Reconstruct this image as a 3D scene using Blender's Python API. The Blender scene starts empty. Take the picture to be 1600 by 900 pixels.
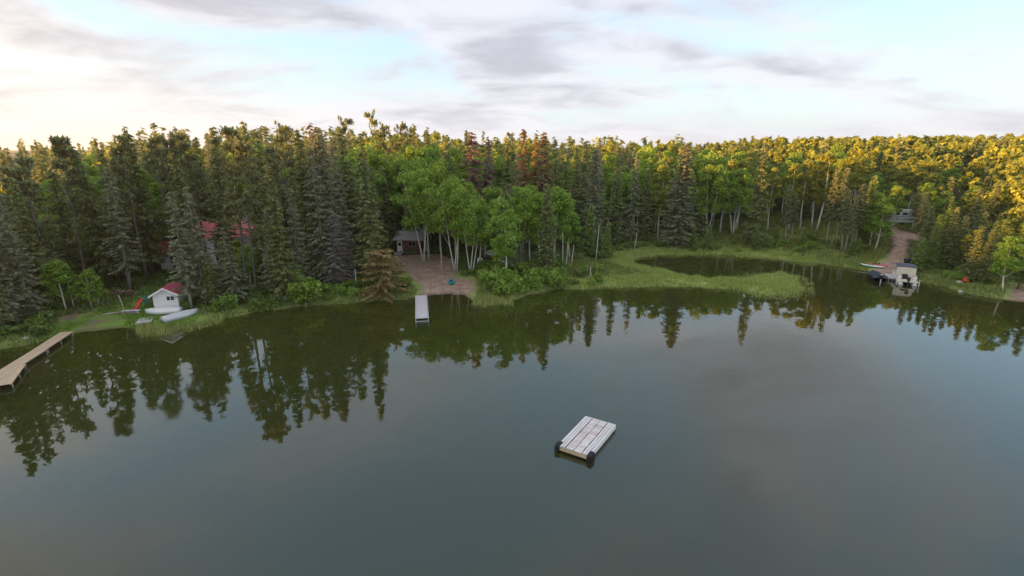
import bpy, math, random
import numpy as np
from mathutils import Vector, Matrix
random.seed(7); rng = np.random.default_rng(11)
R = math.radians
# ------------------------------------------------------------------ camera, sky, sun, exposure
sc = bpy.context.scene
COL = sc.collection
F, CH = 810.0, 20.0                       # focal length in photo pixels (1600 wide), camera height
PITCH = math.atan(220.0 / F)
cam_d = bpy.data.cameras.new('camera'); cam = bpy.data.objects.new('camera', cam_d); COL.objects.link(cam)
cam_d.sensor_width = 36.0; cam_d.lens = 36.0 * F / 1600.0
cam_d.clip_start = 0.5; cam_d.clip_end = 6000
cam.location = (0, 0, CH); cam.rotation_euler = (R(90) - PITCH, 0, 0)
sc.camera = cam
SUN_AZ, SUN_EL = R(-99), R(5.7)
SUN_DIR = Vector((math.sin(SUN_AZ) * math.cos(SUN_EL), math.cos(SUN_AZ) * math.cos(SUN_EL), math.sin(SUN_EL)))
sd = bpy.data.lights.new('sun', 'SUN'); so = bpy.data.objects.new('sun', sd); COL.objects.link(so)
sd.energy = 5.0; sd.angle = R(0.6); sd.color = (1.0, 0.49, 0.13)
so.rotation_euler = SUN_DIR.to_track_quat('Z', 'Y').to_euler(); so.location = (-80, 60, 60)
SKY_STRENGTH = 0.15
sc.view_settings.view_transform = 'Standard'; sc.view_settings.look = 'None'
sc.view_settings.exposure = 1.86; sc.view_settings.gamma = 1.0; sc.view_settings.use_curve_mapping = False
sc.render.resolution_x, sc.render.resolution_y = 1024, 576

class NT:
    """tiny node-tree helper"""
    def __init__(s, tree): s.t = tree; s.n = tree.nodes; s.l = tree.links
    def new(s, typ, **kw):
        nd = s.n.new(typ)
        for k, v in kw.items():
            if k == 'ins':
                for a, b in v.items():
                    if hasattr(b, 'is_output') : s.l.new(b, nd.inputs[a])
                    else: nd.inputs[a].default_value = b
            else: setattr(nd, k, v)
        return nd
    def math(s, op, a, b=None, c=None, clamp=False):
        nd = s.n.new('ShaderNodeMath'); nd.operation = op; nd.use_clamp = clamp
        for i, v in enumerate((a, b, c)):
            if v is None: continue
            if hasattr(v, 'is_output'): s.l.new(v, nd.inputs[i])
            else: nd.inputs[i].default_value = v
        return nd.outputs[0]
    def mix(s, f, a, b, blend='MIX'):
        nd = s.n.new('ShaderNodeMix'); nd.data_type = 'RGBA'; nd.blend_type = blend
        for i, v in ((0, f), (6, a), (7, b)):
            if hasattr(v, 'is_output'): s.l.new(v, nd.inputs[i])
            elif i == 0: nd.inputs[0].default_value = v
            else: nd.inputs[i].default_value = (v[0], v[1], v[2], 1)
        return nd.outputs[2]
    def ramp(s, f, lo, hi):
        nd = s.n.new('ShaderNodeMapRange'); nd.interpolation_type = 'SMOOTHSTEP'
        s.l.new(f, nd.inputs[0]); nd.inputs[1].default_value = lo; nd.inputs[2].default_value = hi
        return nd.outputs[0]
    def noise(s, vec, scale, detail=4, rough=.55, dist=0.0):
        nd = s.n.new('ShaderNodeTexNoise')
        if vec is not None: s.l.new(vec, nd.inputs['Vector'])
        nd.inputs['Scale'].default_value = scale; nd.inputs['Detail'].default_value = detail
        nd.inputs['Roughness'].default_value = rough; nd.inputs['Distortion'].default_value = dist
        return nd.outputs[0]

w = bpy.data.worlds.new('World'); sc.world = w; w.use_nodes = True
T = NT(w.node_tree); T.n.clear()
sky = T.new('ShaderNodeTexSky', sky_type='NISHITA', sun_disc=False, sun_elevation=SUN_EL, sun_rotation=SUN_AZ,
            altitude=300, air_density=1.0, dust_density=2.0, ozone_density=1.5)
tc = T.new('ShaderNodeTexCoord'); sep = T.new('ShaderNodeSeparateXYZ', ins={0: tc.outputs['Generated']})
zz = T.math('ADD', T.math('MAXIMUM', sep.outputs[2], 0.0), 0.20)
pl = T.new('ShaderNodeCombineXYZ', ins={0: T.math('DIVIDE', sep.outputs[0], zz), 1: T.math('DIVIDE', sep.outputs[1], zz), 2: 3.7})
mp = T.new('ShaderNodeMapping', ins={0: pl.outputs[0]}); mp.inputs['Scale'].default_value = (1.25, 1.7, 1)
mp.inputs['Rotation'].default_value = (0, 0, R(-20))
n1 = T.noise(mp.outputs[0], 0.62, 6, .52, .5)
n2 = T.noise(mp.outputs[0], 1.25, 6, .55, .4)
cover = T.ramp(n1, 0.37, 0.56)                       # pale high cloud veil
thick = T.math('MULTIPLY', T.ramp(n2, 0.42, 0.68), T.ramp(n1, 0.36, 0.60))     # thicker, greyer patches
dot = T.new('ShaderNodeVectorMath', operation='DOT_PRODUCT', ins={0: tc.outputs['Generated'], 1: tuple(SUN_DIR)}).outputs['Value']
glow = T.math('POWER', T.math('MAXIMUM', dot, 0.0), 1.7)
veil = T.mix(glow, (1.72, 1.68, 1.80), (2.4, 2.1, 1.75))
grey = T.mix(glow, (.95, .97, 1.14), (1.35, 1.22, 1.2))
base = T.mix(1.0, sky.outputs[0], (.35, .72, 1.0), 'ADD')
base = T.mix(.6, base, (.98, 1.22, 1.5))
c1 = T.mix(T.math('MULTIPLY', cover, .85), base, veil)
c2 = T.mix(T.math('MULTIPLY', thick, .95), c1, grey)
# bright milky band low over the horizon
low = T.math('POWER', T.math('SUBTRACT', 1.0, T.math('MAXIMUM', sep.outputs[2], 0.0)), 9.0)
c3 = T.mix(T.math('MULTIPLY', low, .62), c2, T.mix(glow, (1.85, 1.86, 1.92), (3.4, 2.7, 1.7)))
bg = T.new('ShaderNodeBackground', ins={0: c3, 1: SKY_STRENGTH})
T.l.new(bg.outputs[0], T.new('ShaderNodeOutputWorld').inputs[0])

# ------------------------------------------------------------------ pixel <-> world, shoreline, terrain height
SP, CP = math.sin(PITCH), math.cos(PITCH)
def ray(u, v):
    cx, cy = (u - 800) / F, (450 - v) / F
    return np.array([cx, CP + cy * SP, -SP + cy * CP])
def P0(u, v, z=0.0):
    d = ray(u, v); t = (z - CH) / d[2]
    return d[0] * t, d[1] * t
def project(x, y, z):
    zc = y * CP - (z - CH) * SP; yc = y * SP + (z - CH) * CP
    return 800 + F * x / zc, 450 - F * yc / zc
def z_for_v(y, v):
    cy = (450 - v) / F
    return CH + y * (cy * CP - SP) / (CP + cy * SP)
def poly_world(px, z=0.0): return np.array([P0(u, v, z) for u, v in px])
shore_px = [(0,548),(40,540),(80,530),(105,521),(150,517),(190,511),(225,514),(255,518),(300,509),(340,499),(400,489),(440,483),
    (490,478),(540,473),(600,470),(635,467),(652,464),(670,461),(700,459),(728,461),(738,469),(765,473),(795,470),(830,459),(870,453),
    (930,450),(1000,448),(1080,448),(1150,453),(1195,461),(1232,463),(1252,457),(1250,443),(1230,429),(1205,429),(1160,437),(1110,438),
    (1060,430),(1010,419),(985,411),(997,403),(1035,398),(1120,398),(1200,403),(1270,411),(1340,420),(1362,426),(1385,432),(1440,441),
    (1470,447),(1500,456),(1540,464),(1595,471),(1660,480)]
far = [(115,62),(150,20),(160,-60),(60,-110),(-70,-90),(-120,-20),(-95,25),(-72,42)]
LAKE = np.vstack([poly_world(shore_px), np.array(far, float)])
def sdf(poly, pts):
    """signed distance, positive outside the polygon"""
    pts = np.asarray(pts, float); out = np.empty(len(pts))
    a = poly; b = np.roll(poly, -1, 0); ab = b - a; L2 = (ab ** 2).sum(1) + 1e-9
    for s in range(0, len(pts), 20000):
        p = pts[s:s + 20000]
        ap = p[:, None, :] - a[None]
        t = np.clip((ap * ab[None]).sum(2) / L2, 0, 1)
        d = np.sqrt((((ap - t[..., None] * ab[None])) ** 2).sum(2).min(1))
        cond = (a[None, :, 1] > p[:, None, 1]) != (b[None, :, 1] > p[:, None, 1])
        xs = a[None, :, 0] + (p[:, None, 1] - a[None, :, 1]) / np.where(ab[None, :, 1] == 0, 1e-9, ab[None, :, 1]) * ab[None, :, 0]
        ins = (cond & (p[:, None, 0] < xs)).sum(1) % 2 == 1
        out[s:s + 20000] = np.where(ins, -d, d)
    return out
def sstep(a, b, x):
    t = np.clip((np.asarray(x, float) - a) / (b - a), 0, 1); return t * t * (3 - 2 * t)
def wav(x, y, s): return np.sin(x * s + 1.3 * np.sin(y * s * .7)) * np.cos(y * s * 1.1 + .8 * np.sin(x * s * .6))
def lake_d(pts):
    pts = np.asarray(pts, float); x, y = pts[:, 0], pts[:, 1]
    return sdf(LAKE, pts) + .30 * wav(x + 3, y, .75) + .22 * wav(x, y + 9, 1.9) + .10 * wav(x, y, 3.1)
def height(pts, d=None):
    pts = np.asarray(pts, float)
    if d is None: d = lake_d(pts)
    x, y = pts[:, 0], pts[:, 1]
    land = .34 * sstep(0, 1.6, d) + .032 * np.minimum(d, 70)
    land += 2.2 * sstep(30, 130, d) * sstep(-200, 0, y)
    land += (3.2 * sstep(6, 34, d) + 4.0 * sstep(30, 120, d)) * sstep(28, 62, x) * sstep(40, 80, y)
    land += 11 * sstep(8, 55, d) * sstep(-78, -115, x) * (1 - sstep(70, 115, y))  # unseen hill added outside the frame to block the low sun
    land += 3 * sstep(14, 60, d) * sstep(62, 100, x) * sstep(50, 85, y)
    land += .12 * wav(x, y, .35) * sstep(1, 6, d) + .25 * wav(x, y, .09) * sstep(8, 30, d)
    bed = -.10 * np.minimum(-d, 6) - .06 * np.clip(-d - 6, 0, 30)
    return np.where(d > 0, land, bed - .01)
def hz(x, y): return float(height([(x, y)])[0])
_ts = np.concatenate([np.arange(25, 160, .4), np.arange(160, 420, 2)])
def P(u, v):
    """first hit of the photo pixel's ray with the land"""
    d = ray(u, v); pts = np.stack([d[0] * _ts, d[1] * _ts], 1)
    zs = CH + d[2] * _ts; hh = np.maximum(height(pts), 0)
    k = np.argmax(zs <= hh)
    if zs[k] > hh[k]: k = len(_ts) - 1
    return pts[k, 0], pts[k, 1], max(hz(*pts[k]), 0)

# ------------------------------------------------------------------ mesh helpers
class MB:
    def __init__(s): s.v = []; s.f = []
    def add(s, vs, fs):
        o = len(s.v); s.v += [tuple(p) for p in vs]; s.f += [tuple(i + o for i in f) for f in fs]; return s
    def box(s, x0, x1, y0, y1, z0, z1):
        return s.add([(x0,y0,z0),(x1,y0,z0),(x1,y1,z0),(x0,y1,z0),(x0,y0,z1),(x1,y0,z1),(x1,y1,z1),(x0,y1,z1)],
            [(0,3,2,1),(4,5,6,7),(0,1,5,4),(1,2,6,5),(2,3,7,6),(3,0,4,7)])
    def tube(s, pts, rad, n=6, cap=True):
        pts = [Vector(p) for p in pts]
        if not hasattr(rad, '__len__'): rad = [rad] * len(pts)
        o = len(s.v)
        for i, p in enumerate(pts):
            d = (pts[min(i + 1, len(pts) - 1)] - pts[max(i - 1, 0)]).normalized()
            a = d.orthogonal().normalized() if abs(d.z) < .9 else d.cross(Vector((0, 1, 0))).normalized()
            b = d.cross(a)
            for k in range(n):
                q = p + (a * math.cos(2 * math.pi * k / n) + b * math.sin(2 * math.pi * k / n)) * rad[i]
                s.v.append(tuple(q))
        for i in range(len(pts) - 1):
            for k in range(n):
                k2 = (k + 1) % n
                s.f.append((o + i * n + k, o + i * n + k2, o + (i + 1) * n + k2, o + (i + 1) * n + k))
        if cap:
            s.f.append(tuple(o + k for k in reversed(range(n)))); e = o + (len(pts) - 1) * n
            s.f.append(tuple(e + k for k in range(n)))
        return s
    def prism(s, poly, h0, h1):
        n = len(poly)
        return s.add([(x, y, h0) for x, y in poly] + [(x, y, h1) for x, y in poly],
            [tuple(reversed(range(n))), tuple(range(n, 2 * n))] + [(i, (i + 1) % n, n + (i + 1) % n, n + i) for i in range(n)])
    def loft(s, secs, closed=True, cap=True):
        n = len(secs[0]); o = len(s.v)
        for c in secs: s.v += [tuple(p) for p in c]
        for i in range(len(secs) - 1):
            for k in range(n if closed else n - 1):
                k2 = (k + 1) % n
                s.f.append((o + i * n + k, o + i * n + k2, o + (i + 1) * n + k2, o + (i + 1) * n + k))
        if cap: s.f.append(tuple(o + k for k in reversed(range(n)))); s.f.append(tuple(o + (len(secs) - 1) * n + k for k in range(n)))
        return s
    def mesh(s, name, mat, smooth=False):
        m = bpy.data.meshes.new(name); m.from_pydata(s.v, [], s.f); m.materials.append(mat); m.validate(); m.update()
        if smooth: m.shade_smooth()
        return m
    def build(s, name, mat, parent=None, smooth=False, bevel=0):
        o = bpy.data.objects.new(name, s.mesh(name, mat, smooth)); COL.objects.link(o)
        if parent: o.parent = parent
        if bevel:
            b = o.modifiers.new('bevel', 'BEVEL'); b.width = bevel; b.segments = 2
        return o
def tag(o, label, cat, group=None):
    o['label'] = label; o['category'] = cat
    if group: o['group'] = group
    return o
def thing(name, label, cat, loc, rz=0, group=None, scale=1):
    o = bpy.data.objects.new(name, None); COL.objects.link(o); o.empty_display_size = .3
    o.location = loc; o.rotation_euler = (0, 0, rz); o.scale = (scale,) * 3
    return tag(o, label, cat, group)
def quads(c, a, b, mat, name, tri=False):
    """leaf faces: centre c, half axes a and b (all N x 3 arrays)"""
    n = len(c)
    if tri: vs = np.stack([c - b, c + b, c + a], 1).reshape(-1, 3); k = 3
    else: vs = np.stack([c - a, c - b, c + a, c + b], 1).reshape(-1, 3); k = 4
    m = bpy.data.meshes.new(name)
    m.vertices.add(n * k); m.vertices.foreach_set('co', vs.astype(np.float32).ravel())
    m.loops.add(n * k); m.loops.foreach_set('vertex_index', np.arange(n * k, dtype=np.int32))
    m.polygons.add(n); m.polygons.foreach_set('loop_start', np.arange(0, n * k, k, dtype=np.int32))
    m.materials.append(mat); m.update(); m.validate()
    return m
def unit(v): return v / (np.linalg.norm(v, axis=1, keepdims=True) + 1e-9)

# ------------------------------------------------------------------ materials
def new_mat(name):
    m = bpy.data.materials.new(name); m.use_nodes = True; t = NT(m.node_tree); t.n.clear()
    out = t.new('ShaderNodeOutputMaterial'); return m, t, out
def solid(name, col, rough=.7, var=.25, scale=6.0, spec=.3, metal=0.0, stretch=None, bump=0.0):
    m, t, out = new_mat(name)
    tcn = t.new('ShaderNodeTexCoord'); vec = tcn.outputs['Object']
    if stretch:
        mpn = t.new('ShaderNodeMapping', ins={0: vec}); mpn.inputs['Scale'].default_value = stretch; vec = mpn.outputs[0]
    n = t.noise(vec, scale, 6, .65); g = t.noise(tcn.outputs['Object'], scale * .23, 3)
    oi = t.new('ShaderNodeObjectInfo')
    f = t.math('ADD', t.math('MULTIPLY', t.math('SUBTRACT', n, .5), var * 2.4), t.math('MULTIPLY', t.math('SUBTRACT', g, .5), var * 1.5))
    f = t.math('ADD', f, t.math('MULTIPLY', t.math('SUBTRACT', oi.outputs['Random'], .5), var * .5))
    f = t.math('ADD', f, 1.0)
    c = t.mix(1.0, col, t.new('ShaderNodeCombineColor', ins={0: f, 1: f, 2: f}).outputs[0], 'MULTIPLY')
    b = t.new('ShaderNodeBsdfPrincipled', ins={'Base Color': c, 'Roughness': rough, 'Metallic': metal, 'Specular IOR Level': spec})
    if bump:
        bn = t.new('ShaderNodeBump', ins={'Height': n, 'Strength': .5, 'Distance': bump}); t.l.new(bn.outputs[0], b.inputs['Normal'])
    t.l.new(b.outputs[0], out.inputs[0]); return m
def leafy(name, col, col2, trans=.42, rough=.55, hue=.03, vmin=.65, vmax=1.35):
    m, t, out = new_mat(name)
    oi = t.new('ShaderNodeObjectInfo'); ge = t.new('ShaderNodeNewGeometry'); tcn = t.new('ShaderNodeTexCoord')
    big = t.noise(tcn.outputs['Object'], .55, 2)
    f = t.math('ADD', t.math('MULTIPLY', ge.outputs['Random Per Island'], .45), t.math('MULTIPLY', oi.outputs['Random'], .55))
    f = t.math('ADD', f, t.math('MULTIPLY', t.math('SUBTRACT', big, .5), .8), clamp=True)
    c = t.mix(f, col, col2)
    vr = t.new('ShaderNodeMapRange', ins={0: ge.outputs['Random Per Island'], 3: vmin, 4: vmax}).outputs[0]
    hs = t.new('ShaderNodeHueSaturation', ins={'Color': c, 'Value': vr,
        'Hue': t.math('ADD', .5 - hue / 2, t.math('MULTIPLY', oi.outputs['Random'], hue))})
    d = t.new('ShaderNodeBsdfPrincipled', ins={'Base Color': hs.outputs[0], 'Roughness': rough, 'Specular IOR Level': .15})
    tr = t.new('ShaderNodeBsdfTranslucent', ins={0: hs.outputs[0]})
    mx = t.new('ShaderNodeMixShader', ins={0: trans, 1: d.outputs[0], 2: tr.outputs[0]})
    t.l.new(mx.outputs[0], out.inputs[0]); return m
M = {}
M['spruce'] = leafy('spruce_needles', (.205, .255, .095), (.295, .325, .130))
M['spruce_fresh'] = leafy('fresh_spruce_needles', (.200, .290, .075), (.280, .350, .100))
M['grey_spruce'] = leafy('lichen_grey_needles', (.260, .285, .170), (.340, .345, .225), hue=.02)
M['pine'] = leafy('pine_needles', (.215, .250, .110), (.300, .320, .150))
M['birch'] = leafy('birch_leaves', (.225, .375, .052), (.340, .465, .082), trans=.5)
M['aspen'] = leafy('aspen_leaves', (.250, .310, .050), (.360, .375, .075), trans=.5)  # yellow-green leaf, pushed yellower with golden sunlight put into the colour
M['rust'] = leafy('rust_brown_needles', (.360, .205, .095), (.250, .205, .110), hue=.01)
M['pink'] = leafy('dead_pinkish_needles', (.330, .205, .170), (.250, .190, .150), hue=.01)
M['ochre'] = leafy('dying_and_sun_tinted_needles', (.400, .350, .130), (.330, .215, .110), hue=.02)  # dying conifer's own colour; also a painted sunlit tint on two spruces
M['grey_twigs'] = leafy('bare_grey_twigs', (0.300, 0.270, 0.232), (0.232, 0.210, 0.180), trans=.05, hue=.01)
M['shrub'] = leafy('shrub_leaves', (.210, .345, .055), (.310, .430, .085), trans=.35)
M['shrub_dark'] = leafy('dark_shrub_leaves', (.150, .230, .055), (.210, .290, .075), trans=.3)
M['sedge'] = leafy('sedge_blades', (.360, .430, .115), (.440, .490, .150), trans=.35, hue=.02)
M['lawn'] = leafy('lawn_blades', (.180, .315, .048), (.245, .365, .072), trans=.3, hue=.02)
M['reed'] = leafy('reed_blades', (.36, .42, .13), (.44, .46, .17), trans=.3, hue=.02)
M['herb'] = leafy('meadow_herbs', (.230, .300, .080), (.330, .375, .120), trans=.3, hue=.03)
M['bark'] = solid('conifer_bark', (.15, .125, .10), .9, .3, 8, stretch=(1, 1, .25))
M['greybark'] = solid('weathered_grey_bark', (.30, .275, .24), .9, .3, 8, stretch=(1, 1, .25))
m, t, out = new_mat('birch_bark'); tcn = t.new('ShaderNodeTexCoord')
mpn = t.new('ShaderNodeMapping', ins={0: tcn.outputs['Object']}); mpn.inputs['Scale'].default_value = (1, 1, 4)
nn = t.noise(mpn.outputs[0], 2.2, 5, .7)
b = t.new('ShaderNodeBsdfPrincipled', ins={'Base Color': t.mix(t.ramp(nn, .56, .64), (.68, .65, .58), (.10, .085, .07)), 'Roughness': .75})
t.l.new(b.outputs[0], out.inputs[0]); M['birchbark'] = m
M['white_paint'] = solid('white_painted_boards', (.78, .77, .75), .55, .08, 3)
M['white_gel'] = solid('white_fibreglass', (.78, .78, .76), .3, .08, 2, spec=.5)
M['grey_gel'] = solid('grey_white_aluminium_hull', (.58, .59, .62), .35, .12, 3, spec=.5)
M['red_roof'] = solid('red_metal_roof', (.52, .075, .11), .45, .12, 2)
M['pink_roof'] = solid('faded_red_roof', (.60, .15, .16), .5, .12, 2)
M['grey_roof'] = solid('grey_shingle_roof', (.42, .40, .42), .85, .18, 9)
M['brown_wall'] = solid('dark_brown_log_siding', (.20, .085, .062), .7, .3, 5, stretch=(1, 1, 6))
M['glass'] = solid('dark_window_glass', (.02, .024, .028), .06, .05, 1, spec=.6)
M['dock_wood'] = solid('new_tan_dock_boards', (.60, .45, .30), .75, .2, 3)
M['grey_wood'] = solid('weathered_grey_boards', (.46, .43, .42), .85, .22, 6, stretch=(1, 1, 1), bump=.004)
M['raft_wood'] = solid('pale_peeling_raft_boards', (.74, .70, .68), .8, .28, 7, bump=.004)
M['raft_pink'] = solid('pinkish_worn_raft_boards', (.68, .59, .56), .8, .28, 7, bump=.004)
M['raft_dirt'] = solid('dark_raft_framing', (.09, .075, .065), .9, .3, 5)
M['raft_sun_yellow'] = solid('sun_tinted_raft_fascia', (.52, .43, .28), .7, .25, 5)  # evening sun's yellow put into the colour of this one edge
M['rubber'] = solid('black_plastic_float', (.022, .021, .023), .5, .3, 6)
M['black'] = solid('black_plastic', (.02, .02, .022), .4, .2, 6)
M['alu'] = solid('pale_aluminium', (.62, .62, .63), .4, .1, 4, metal=.3)
M['dock_deck'] = solid('pale_grey_deck_panel', (.56, .52, .53), .7, .15, 5)
M['navy'] = solid('dark_navy_canvas', (.035, .045, .065), .75, .2, 4)
M['slate'] = solid('slate_grey_cover', (.085, .095, .115), .7, .2, 3)
M['beige'] = solid('beige_vinyl', (.66, .60, .50), .6, .1, 5)
M['teal'] = solid('teal_plastic', (.015, .38, .46), .35, .1, 3, spec=.5)
M['red_plastic'] = solid('red_plastic', (.62, .055, .05), .35, .1, 3, spec=.5)
M['green_plastic'] = solid('green_plastic', (.05, .42, .18), .35, .1, 3, spec=.5)
M['orange_plastic'] = solid('orange_red_plastic', (.75, .14, .06), .4, .08, 3, spec=.4)
M['white_plastic'] = solid('white_plastic', (.78, .79, .78), .4, .06, 3, spec=.4)
M['stone'] = solid('pale_stone', (.45, .44, .42), .9, .25, 4, bump=.02)
M['logs'] = solid('split_firewood', (.20, .13, .095), .9, .4, 9)
M['pale_log'] = solid('bleached_log', (.42, .37, .30), .9, .25, 5)
M['tyre'] = solid('tyre_rubber', (.025, .025, .025), .8, .2, 8)

# ------------------------------------------------------------------ terrain and water
beach_px = [(650,466),(660,458),(658,448),(640,436),(630,424),(612,414),(608,402),(640,398),(680,397),(712,404),(716,420),(712,432),(738,436),(742,452),(735,470)]
ramp_px = [(1358,428),(1372,414),(1386,402),(1394,388),(1396,372),(1384,362),(1376,352),(1381,346),(1396,356),(1418,364),(1446,369),(1446,377),(1420,375),(1418,392),(1414,408),(1410,430)]
rb_px = [(1572,472),(1580,452),(1592,432),(1640,420),(1720,480),(1650,492)]
ldirt_px = [(110,522),(140,508),(150,494),(178,492),(190,500),(188,514)]
lawn_px = [(40,545),(110,500),(150,486),(200,462),(236,446),(262,452),(300,488),(330,505),(225,518)]
duff_px = [(70,480),(120,468),(170,462),(200,450),(215,462),(150,486),(100,505)]
REG = {}
def reg(px, grow=0):
    return np.array([P(u, v)[:2] for u, v in px])
REG['sand'] = [reg(beach_px), reg(ramp_px), reg(rb_px)]
REG['dirt'] = [reg(ldirt_px), reg(duff_px)]
REG['lawn'] = [reg(lawn_px)]
REG['meadow'] = [reg([(1090,398),(1130,378),(1190,360),(1260,350),(1345,354),(1352,395),(1345,418),(1270,408),(1200,402)]), reg([(905,440),(960,400),(1040,385),(1100,384),(1110,398),(1000,402),(985,412),(1050,440)])]
def region(name, pts): return np.min([sdf(p, pts) for p in REG[name]], axis=0)
gx = np.concatenate([-np.geomspace(2500, 96, 34), np.linspace(-94, 104, 330), np.geomspace(106, 2500, 34)])
gy = np.concatenate([-np.geomspace(2500, 130, 16), np.linspace(-120, 38, 24), np.linspace(40, 150, 200), np.geomspace(152, 3000, 40)])
X, Y = np.meshgrid(gx, gy); pts = np.stack([X.ravel(), Y.ravel()], 1)
D = lake_d(pts); Z = height(pts, D)
m = bpy.data.meshes.new('ground'); nx, ny = len(gx), len(gy)
idx = np.arange(nx * ny).reshape(ny, nx)
faces = np.stack([idx[:-1, :-1], idx[:-1, 1:], idx[1:, 1:], idx[1:, :-1]], -1).reshape(-1, 4)
m.from_pydata(np.column_stack([pts, Z]).tolist(), [], faces.tolist())
for nm, val in (('shore', D), ('sand', region('sand', pts)), ('dirt', region('dirt', pts)), ('lawn', region('lawn', pts)), ('meadow', region('meadow', pts))):
    a = m.attributes.new(nm, 'FLOAT', 'POINT'); a.data.foreach_set('value', val.astype(np.float32))
m.shade_smooth()
gm, t, out = new_mat('ground_cover')
tcn = t.new('ShaderNodeTexCoord'); ob = tcn.outputs['Object']
def attr(n): return t.new('ShaderNodeAttribute', attribute_name=n).outputs['Fac']
e1 = t.math('MULTIPLY', t.math('SUBTRACT', t.noise(ob, .45, 5, .6), .5), 5.0)
fine = t.noise(ob, 3.5, 6, .7); mid = t.noise(ob, .25, 4, .6)
forest = t.mix(t.ramp(mid, .35, .65), (.085, .066, .042), (.066, .085, .030))
forest = t.mix(t.ramp(attr('shore'), 110, 190), forest, (.085, .11, .045))
grass = t.mix(fine, (.24, .31, .08), (.37, .42, .14))
c = t.mix(t.ramp(t.math('ADD', attr('shore'), t.math('MULTIPLY', e1, 1.6)), 16, 7), forest, grass)
c = t.mix(t.ramp(t.math('ADD', attr('meadow'), e1), 1.2, -1.2), c, grass)
c = t.mix(t.ramp(t.math('ADD', attr('lawn'), e1), .8, -.8), c, t.mix(fine, (.14, .24, .04), (.22, .30, .07)))
c = t.mix(t.ramp(t.math('ADD', attr('dirt'), t.math('MULTIPLY', e1, 1.8)), .8, -1.6), c, t.mix(fine, (.16, .13, .085), (.26, .20, .14)))
c = t.mix(t.ramp(t.math('ADD', attr('sand'), t.math('MULTIPLY', e1, .7)), .35, -.75), c, t.mix(t.ramp(t.math('ADD', t.math('MULTIPLY', fine, .6), t.math('MULTIPLY', t.noise(ob, .9, 5, .7), .6)), .38, .82), (.20, .135, .095), (.56, .40, .315)))
c = t.mix(t.math('MULTIPLY', t.ramp(attr('shore'), .9, .1), .55), c, (.11, .085, .055))
bedc = t.mix(t.ramp(t.noise(ob, .3, 6, .7), .35, .65), (.19, .205, .028), (.30, .285, .055))
bedc = t.mix(t.math('MULTIPLY', t.ramp(t.noise(ob, 1.6, 3), .55, .7), .5), bedc, (.16, .17, .05))
bedc = t.mix(t.ramp(t.math('ADD', attr('shore'), e1), -8, -40), bedc, (.062, .082, .06))
bedc = t.mix(t.ramp(attr('sand'), 5.5, 0.5), bedc, (.24, .16, .09))
c = t.mix(t.ramp(attr('shore'), 0.15, -.25), c, bedc)
b = t.new('ShaderNodeBsdfPrincipled', ins={'Base Color': c, 'Roughness': .95, 'Specular IOR Level': .1})
bn = t.new('ShaderNodeBump', ins={'Height': fine, 'Strength': .6, 'Distance': .12}); t.l.new(bn.outputs[0], b.inputs['Normal'])
t.l.new(b.outputs[0], out.inputs[0]); m.materials.append(gm)
g = bpy.data.objects.new('ground', m); COL.objects.link(g); g['kind'] = 'structure'
# lake: murky olive water body under a calm mirror skin
wm, t, out = new_mat('lake_water'); tcn = t.new('ShaderNodeTexCoord'); ob = tcn.outputs['Object']
mpn = t.new('ShaderNodeMapping', ins={0: ob}); mpn.inputs['Scale'].default_value = (.7, 1, 1)
rip = t.math('ADD', t.noise(mpn.outputs[0], .55, 3, .5), t.math('MULTIPLY', t.noise(ob, 3.2, 2), .10))
calm = t.ramp(t.noise(ob, .045, 3), .35, .7)
bn = t.new('ShaderNodeBump', ins={'Height': rip, 'Strength': .5, 'Distance': t.math('ADD', .006, t.math('MULTIPLY', calm, .016))})
fr = t.new('ShaderNodeFresnel', ins={'IOR': 1.72, 'Normal': bn.outputs[0]})
murk = t.mix(t.noise(ob, .06, 3), (.056, .065, .020), (.070, .080, .026))
body = t.new('ShaderNodeMixShader', ins={0: .62, 1: t.new('ShaderNodeBsdfDiffuse', ins={0: murk}).outputs[0],
    2: t.new('ShaderNodeBsdfTransparent', ins={0: (.80, .84, .55, 1)}).outputs[0]})
gl = t.new('ShaderNodeBsdfGlossy', ins={0: (1, 1, 1, 1), 'Roughness': t.math('ADD', .012, t.math('MULTIPLY', t.ramp(t.noise(mpn.outputs[0], .09, 4, .6, .6), .5, .72), .05)), 'Normal': bn.outputs[0]})
mx = t.new('ShaderNodeMixShader', ins={0: t.math('MULTIPLY', fr.outputs[0], 1.0), 1: body.outputs[0], 2: gl.outputs[0]})
t.l.new(mx.outputs[0], out.inputs[0])
wb = MB().add([(-175, -125, 0), (175, -125, 0), (175, 125, 0), (-175, 125, 0)], [(0, 1, 2, 3)])
wo = wb.build('lake_water', wm); wo['kind'] = 'structure'

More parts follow.
